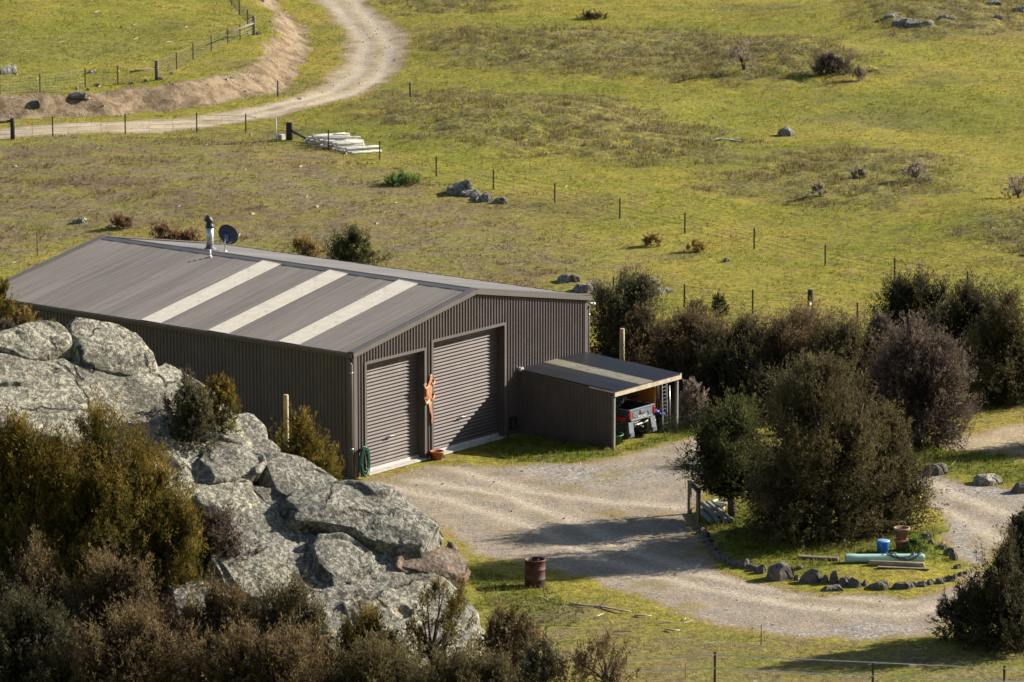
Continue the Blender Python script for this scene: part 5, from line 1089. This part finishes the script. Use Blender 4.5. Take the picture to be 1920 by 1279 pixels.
# ------------------------------------------------------------------ island lawn: edging stones and things on it
def build_island():
    big = [(1461, 1085, 62, 30, 'largest flat-topped edging boulder at the front left of the island lawn'), (1521, 1092, 42, 24, 'second largest blocky edging stone right of the biggest one'),
           (1564, 1093, 18, 23, 'upright narrow edging stone in the front of the island ring'), (1604, 1099, 30, 18, 'pale pointed edging stone at the front of the island ring'), (1649, 1103, 46, 13, 'long low edging stone in front of the timber log'),
           (1557, 1105, 46, 7, 'flat grey slab lying on the gravel before the island ring'), (1501, 1066, 20, 6, 'small flat stone on the lawn behind the biggest edging boulder')]
    for i, (x, y, w_, h_, lb) in enumerate(big): fr(x, y, w_, h_, lb, None, ROCK_C, 70+i, 'edging_stone', cat='stone')
    small = [(1494, 1088, 10, 16), (1546, 1093, 17, 16), (1583, 1096, 24, 14), (1622, 1099, 9, 14), (1689, 1103, 34, 11), (1709, 1101, 15, 13), (1728, 1099, 24, 9), (1743, 1096, 15, 10), (1762, 1093, 22, 9), (1777, 1089, 22, 11), (1788, 1085, 15, 9), (1800, 1080, 13, 8), (1811, 1076, 13, 8), (1794, 1066, 14, 9)]
    for i, (x, y, w_, h_) in enumerate(small): fr(x, y, w_, h_, 'small grey edging stone along the front and right of the island ring', 'small front edging stones of the island', ROCK_C, 90+i, 'edging_stone', cat='stone')
    for i, (x, y, w_, h_) in enumerate([(1736, 1011, 26, 12), (1747, 1020, 16, 8), (1764, 1029, 26, 9), (1779, 1041, 22, 13), (1788, 1049, 18, 14)]):
        fr(x, y, w_, h_, 'dark edging stone on the far right curve of the island, past the pots', 'far right edging stones of the island', ROCK_C, 110+i, 'edging_stone', cat='stone')
    lx = [(1308, 992), (1313, 1000), (1320, 1009), (1324, 1018), (1329, 1027), (1336, 1035), (1343, 1043), (1352, 1049), (1361, 1053), (1371, 1057), (1382, 1060), (1393, 1063), (1404, 1066), (1415, 1069), (1426, 1073)]
    for i, (x, y) in enumerate(lx): fr(x, y, 17+i % 4*3, 9+i % 3*3, 'small shaded edging stone on the left curve of the island ring', 'shaded edging stones on the left curve', ROCK_C, 130+i, 'edging_stone', cat='stone')
    # blue bin
    P = gp(1655, 1041); t = empty('blue_bin', P, .3, 'blue plastic bin with a pale lid at the foot of the big island tree', 'bin')
    BL = mat('bin_blue', (.012, .12, .50), .4, spec=.5); LB = mat('lid_blue', (.20, .36, .62), .45)
    MB().lathe([(0, 0), (.145, 0), (.185, .40), (.19, .42), (0, .42)], 28).build('body', BL, t)
    MB().lathe([(0, .455), (.14, .45), (.205, .43), (.205, .405), (.19, .405)], 28).build('lid', LB, t)
    mb = MB(); mb.tube([(-.19, 0, .38), (-.23, 0, .34), (-.19, 0, .30)], .012, 6); mb.build('handle', LB, t)
    # stacked pots
    P = gp(1690, 1031); t = empty('stacked_pots', P, 0, 'two terracotta pots stacked one above the other beside the blue bin', 'pots')
    MB().lathe([(0, 0), (.13, 0), (.19, .26), (.215, .26), (.215, .31), (.17, .31), (0, .29)], 28).build('lower_pot', mat('terracotta_pale', (.46, .22, .12), .8, var=.2, vs=5), t)
    MB().lathe([(0, .30), (.14, .30), (.215, .60), (.245, .60), (.245, .66), (.20, .66), (.18, .58), (0, .57)], 28).build('upper_pot', mat('terracotta_brown', (.27, .145, .09), .85, var=.2, vs=5), t)
    MB().lathe([(0, .59), (.185, .59)], 20).build('soil', mat('mossy_soil', (.09, .10, .03), .95), t)
    mb = MB(); mb.tube([(.235*math.cos(a), .02, .64+.20*math.sin(a)) for a in np.linspace(0, math.pi, 14)], .008, 5); mb.build('wire_hoop', STEEL, t)
    # pipe with hose, log, planks
    def lying(name, p0, p1, r, m, label, cat, hz, n=12, prof=None):
        A, Bp = gp(*p0), gp(*p1); d = Bp-A; mb = MB()
        mb.tube([(0, 0, 0)]+[tuple(d*f_) for f_ in (.02, .5, .98, 1.0)], [r*.9, r, r, r*.98, r*.85], n)
        return tag(mb.build(name, m, None, loc=A+np.array([0, 0, hz])), label, cat), A, d
    A, Bp = gp(1585, 1055), gp(1733, 1054); d = Bp-A; P = A+np.array([0, 0, .125]); t = empty('plastic_pipe', P, 0, 'pale aqua plastic pipe lying on the front of the island lawn', 'pipe')
    PQ = mat('aqua_pvc', (.33, .52, .46), .35, var=.05, spec=.5); ln = np.linalg.norm(d); dn = d/ln
    mb = MB(); u_ = Vector(dn.tolist()); rad = .122
    mb.tube([tuple(dn*x) for x in (0, .02, .30, .33, ln-.08, ln-.03, ln)], [rad*1.06, rad*1.08, rad*1.08, rad, rad, rad*.92, rad*.8], 28, cap=False)
    mb.tube([tuple(dn*x) for x in (.30, .005)], [rad*.9, rad*.98], 28, cap=False); mb.build('pipe_shell', PQ, t)
    mb = MB(); mb.tube([tuple(dn*.28), tuple(dn*.30)], rad*.9, 20); mb.build('pipe_inside', DARK, t)
    mb = MB(); mb.tube([tuple(dn*(ln-.002)), tuple(dn*(ln+.004))], [rad*.8, rad*.7], 20); mb.build('end_cap', PQ, t)
    h = empty('dark_hose', A+d*.55+np.array([0, 0, .26]), 0, 'dark thin hose looped over the aqua pipe', 'hose'); mb = MB(); pts = []; e2 = np.cross([0, 0, 1], dn)
    for i in range(110):
        a = i/22*2*math.pi; k = i/110; x = .42+.40*math.cos(a)+.12*math.sin(k*9); y = (.20+.04*math.sin(k*20))*math.sin(a); z = .012+.004*(i % 7)-max(0, abs(y)-.05)*1.0
        pts.append(tuple(dn*x+e2*y+np.array([0, 0, z])))
    mb.tube(pts, .011, 6); mb.build('hose_loops', mat('hose_dark', (.03, .05, .045), .5), h)
    lying('timber_log', (1628, 1060), (1733, 1064), .085, mat('log_tan', (.30, .245, .15), .85, var=.2, vs=5, bumpd=.008), 'tan round log lying in front of the aqua pipe', 'log', .07)
    def plank(p0, p1, w_, th, m, label):
        A, Bp = gp(*p0), gp(*p1); d = Bp-A; mb = MB(); mb.bar((0, 0, 0), tuple(d), w_, th); tag(mb.build('plank', m, None, .006, loc=A+np.array([0, 0, th/2+.02])), label, 'plank')
    plank((1645, 1066), (1742, 1070), .14, .045, WOODG, 'thin grey plank lying in front of the tan log'); plank((1497, 1047), (1572, 1051), .2, .07, WOODG, 'weathered dark plank under the big island tree')
    # post-and-rail frame
    a, b2 = gp(1293, 963), gp(1309, 981); t = empty('rail_frame', a, 0, 'small dark timber rail frame at the left end of the island', 'rail'); dd = b2-a
    for q in ((0, 0, 0), tuple(dd)): MB().bar((q[0], q[1], q[2]-.2), (q[0], q[1], q[2]+.93), .10, .10).build('post', WOODG, t, .006)
    e = dd/np.linalg.norm(dd); MB().bar(tuple(-e*.08+np.array([0, 0, .97])), tuple(dd+e*.08+np.array([0, 0, .97])), .13, .075).build('top_rail', WOODD, t, .006)
    # short pile of round posts
    PG = mat('grey_green_post', (.20, .21, .19), .85, var=.2, vs=6)
    for i, (p0, p1, hz) in enumerate([((1312, 962), (1334, 983), .09), ((1321, 960), (1347, 983), .09), ((1330, 958), (1360, 982), .09), ((1340, 958), (1371, 981), .09), ((1317, 959), (1343, 981), .24), ((1326, 958), (1354, 981), .24)]):
        o, A, d = lying('round_post', p0, p1, .082, PG, 'grey-green round post in the short stack beside the rail frame', 'post', hz); o['group'] = 'short round posts beside the rail frame'
    P = gp(1351, 957); t = empty('stone_basin', P, 0, 'shallow white round basin beside the stack of short posts', 'basin')
    MB().lathe([(0, 0), (.15, 0), (.13, .10), (.12, .16), (0, .17)], 24).build('foot', CONC, t)
    WB = mat('white_cement', (.52, .50, .46), .85, var=.12, vs=8)
    MB().lathe([(0, .15), (.17, .16), (.245, .22), (.265, .29), (.245, .305), (.215, .30), (.19, .24), (0, .235)], 32).build('bowl', WB, t); MB().lathe([(0, .245), (.19, .25)], 20).build('moss', mat('moss', (.10, .14, .02), .95), t)
    # rusty drum
    P = gp(1003, 1099); t = empty('rusty_drum', P, 0, 'rusty open-topped steel drum at the edge of the gravel', 'drum')
    RD = mat('drum_rust', (.075, .030, .026), .7, var=.35, vs=4, c2=(.030, .014, .012), c2t=(.46, .58), c2s=2.2, bumpd=.006)
    pr = [(.28, 0)]
    for zc in (.28, .56): pr += [(.285, zc-.03), (.300, zc-.01), (.300, zc+.01), (.285, zc+.03)]
    pr += [(.285, .80), (.298, .805), (.298, .83), (.285, .835), (.272, .825), (.272, .45), (0, .45)]
    MB().lathe(pr, 36, (0, 0, -.05)).build('shell', RD, t)
    mb = MB(); rr = random.Random(2)
    for k in range(9): 
        a = rr.uniform(0, 6.28); mb.tube([(.12*math.cos(a), .12*math.sin(a), .40), (rr.uniform(-.25, .25), rr.uniform(-.25, .25), rr.uniform(.62, .86))], .008, 5)
    mb.build('burnt_scraps', mat('scrap', (.12, .09, .07), .9), t)
    MB().lathe([(.29, .78), (.302, .785), (.302, .80), (.29, .80)], 36, (0, 0, -.02)).build('rim_ring', mat('rim_rust', (.30, .105, .03), .75, var=.3, vs=9), t)
    # hand cart beside the rust-brown bush
    P = gp(1707, 833); t = empty('hand_cart', P, .4, 'small pale blue tubular hand cart parked in the grass by the rust-brown bush', 'cart')
    CB = mat('cart_blue', (.30, .42, .47), .4, .3); e = lambda x, z, y=0: tuple(RT*x+FH*y+np.array([0, 0, z]))
    for y in (-.18, .18):
        mb = MB(); mb.tube([e(-.55, .62, y), e(-.46, .60, y), e(-.30, .30, y), e(.10, .26, y), e(.22, .10, y)], .02, 8); mb.build('handle_tube', CB, t)
    mb = MB(); mb.tube([e(-.30, .30, -.18), e(-.30, .30, .18)], .018, 8); mb.tube([e(.10, .26, -.18), e(.10, .26, .18)], .018, 8); mb.tube([e(.10, .26, .18), e(.10, .48, .18)], .018, 8); mb.tube([e(-.1, .28, -.18), e(.05, .0, -.18)], .018, 8); mb.tube([e(-.1, .28, .18), e(.05, .0, .18)], .018, 8); mb.build('frame', CB, t)
    mb = MB(); V = []; mb.lathe([(.10, -.03), (.14, -.03), (.15, 0), (.14, .03), (.10, .03)], 20, (0, 0, 0), 'y', closed=True); o = mb.build('wheel', BLACK, t, loc=e(.24, .145)); o.rotation_euler = (0, 0, YAW-math.pi/2-.4)
    MB().lathe([(0, -.02), (.05, -.02), (.05, .02), (0, .02)], 12, (0, 0, 0), 'y').build('hub', mat('hub_red', (.35, .02, .02), .5), o)
    P = gp(1652, 796); mb = MB(); mb.tube([tuple(RT*x+np.array([0, 0, z])) for x, z in ((-.25, .12), (-.05, .14), (.12, .20), (.18, .32))], .022, 8); tag(mb.build('bent_tube', WHITE, None, loc=P+np.array([0, 0, -.02])), 'white bent tube lying under the bush behind the hand cart', 'tube')
    # dead branches on the slope below the drum
    DB = mat('bleached_wood', (.40, .36, .31), .9, var=.2)
    def branch(pts, r0, label):
        Q = [gp(*p)+np.array([0, 0, .03+.03*(i % 2)]) for i, p in enumerate(pts)]; O = Q[0]; mb = MB(); mb.tube([tuple(q-O) for q in Q], [r0*(1-.6*i/len(Q)) for i in range(len(Q))], 6)
        if len(Q) > 3: q = Q[len(Q)//2]-O; mb.tube([tuple(q), tuple(q+RT*.18+np.array([0, 0, .22])), tuple(q+RT*.24+np.array([0, 0, .34]))], [r0*.6, r0*.4, r0*.2], 5)
        tag(mb.build('dead_branch', DB, None, loc=O), label, 'branch')
    branch([(1069, 1134), (1094, 1139), (1125, 1139), (1166, 1149), (1184, 1149)], .035, 'long bleached dead branch on the grass right of the rusty drum')
    branch([(1004, 1122), (1016, 1124), (1027, 1126)], .03, 'short bleached stick just below the rusty drum'); branch([(1190, 1156), (1205, 1158), (1222, 1157)], .03, 'bleached stick at the right end of the long dead branch')
    branch([(1248, 1182), (1262, 1186), (1275, 1184)], .025, 'pale stick lying on the grass above the electric fence'); branch([(1320, 268), (1350, 262), (1392, 266)], .05, 'pale fallen branch on the paddock left of the lone dark boulder') 
build_island()
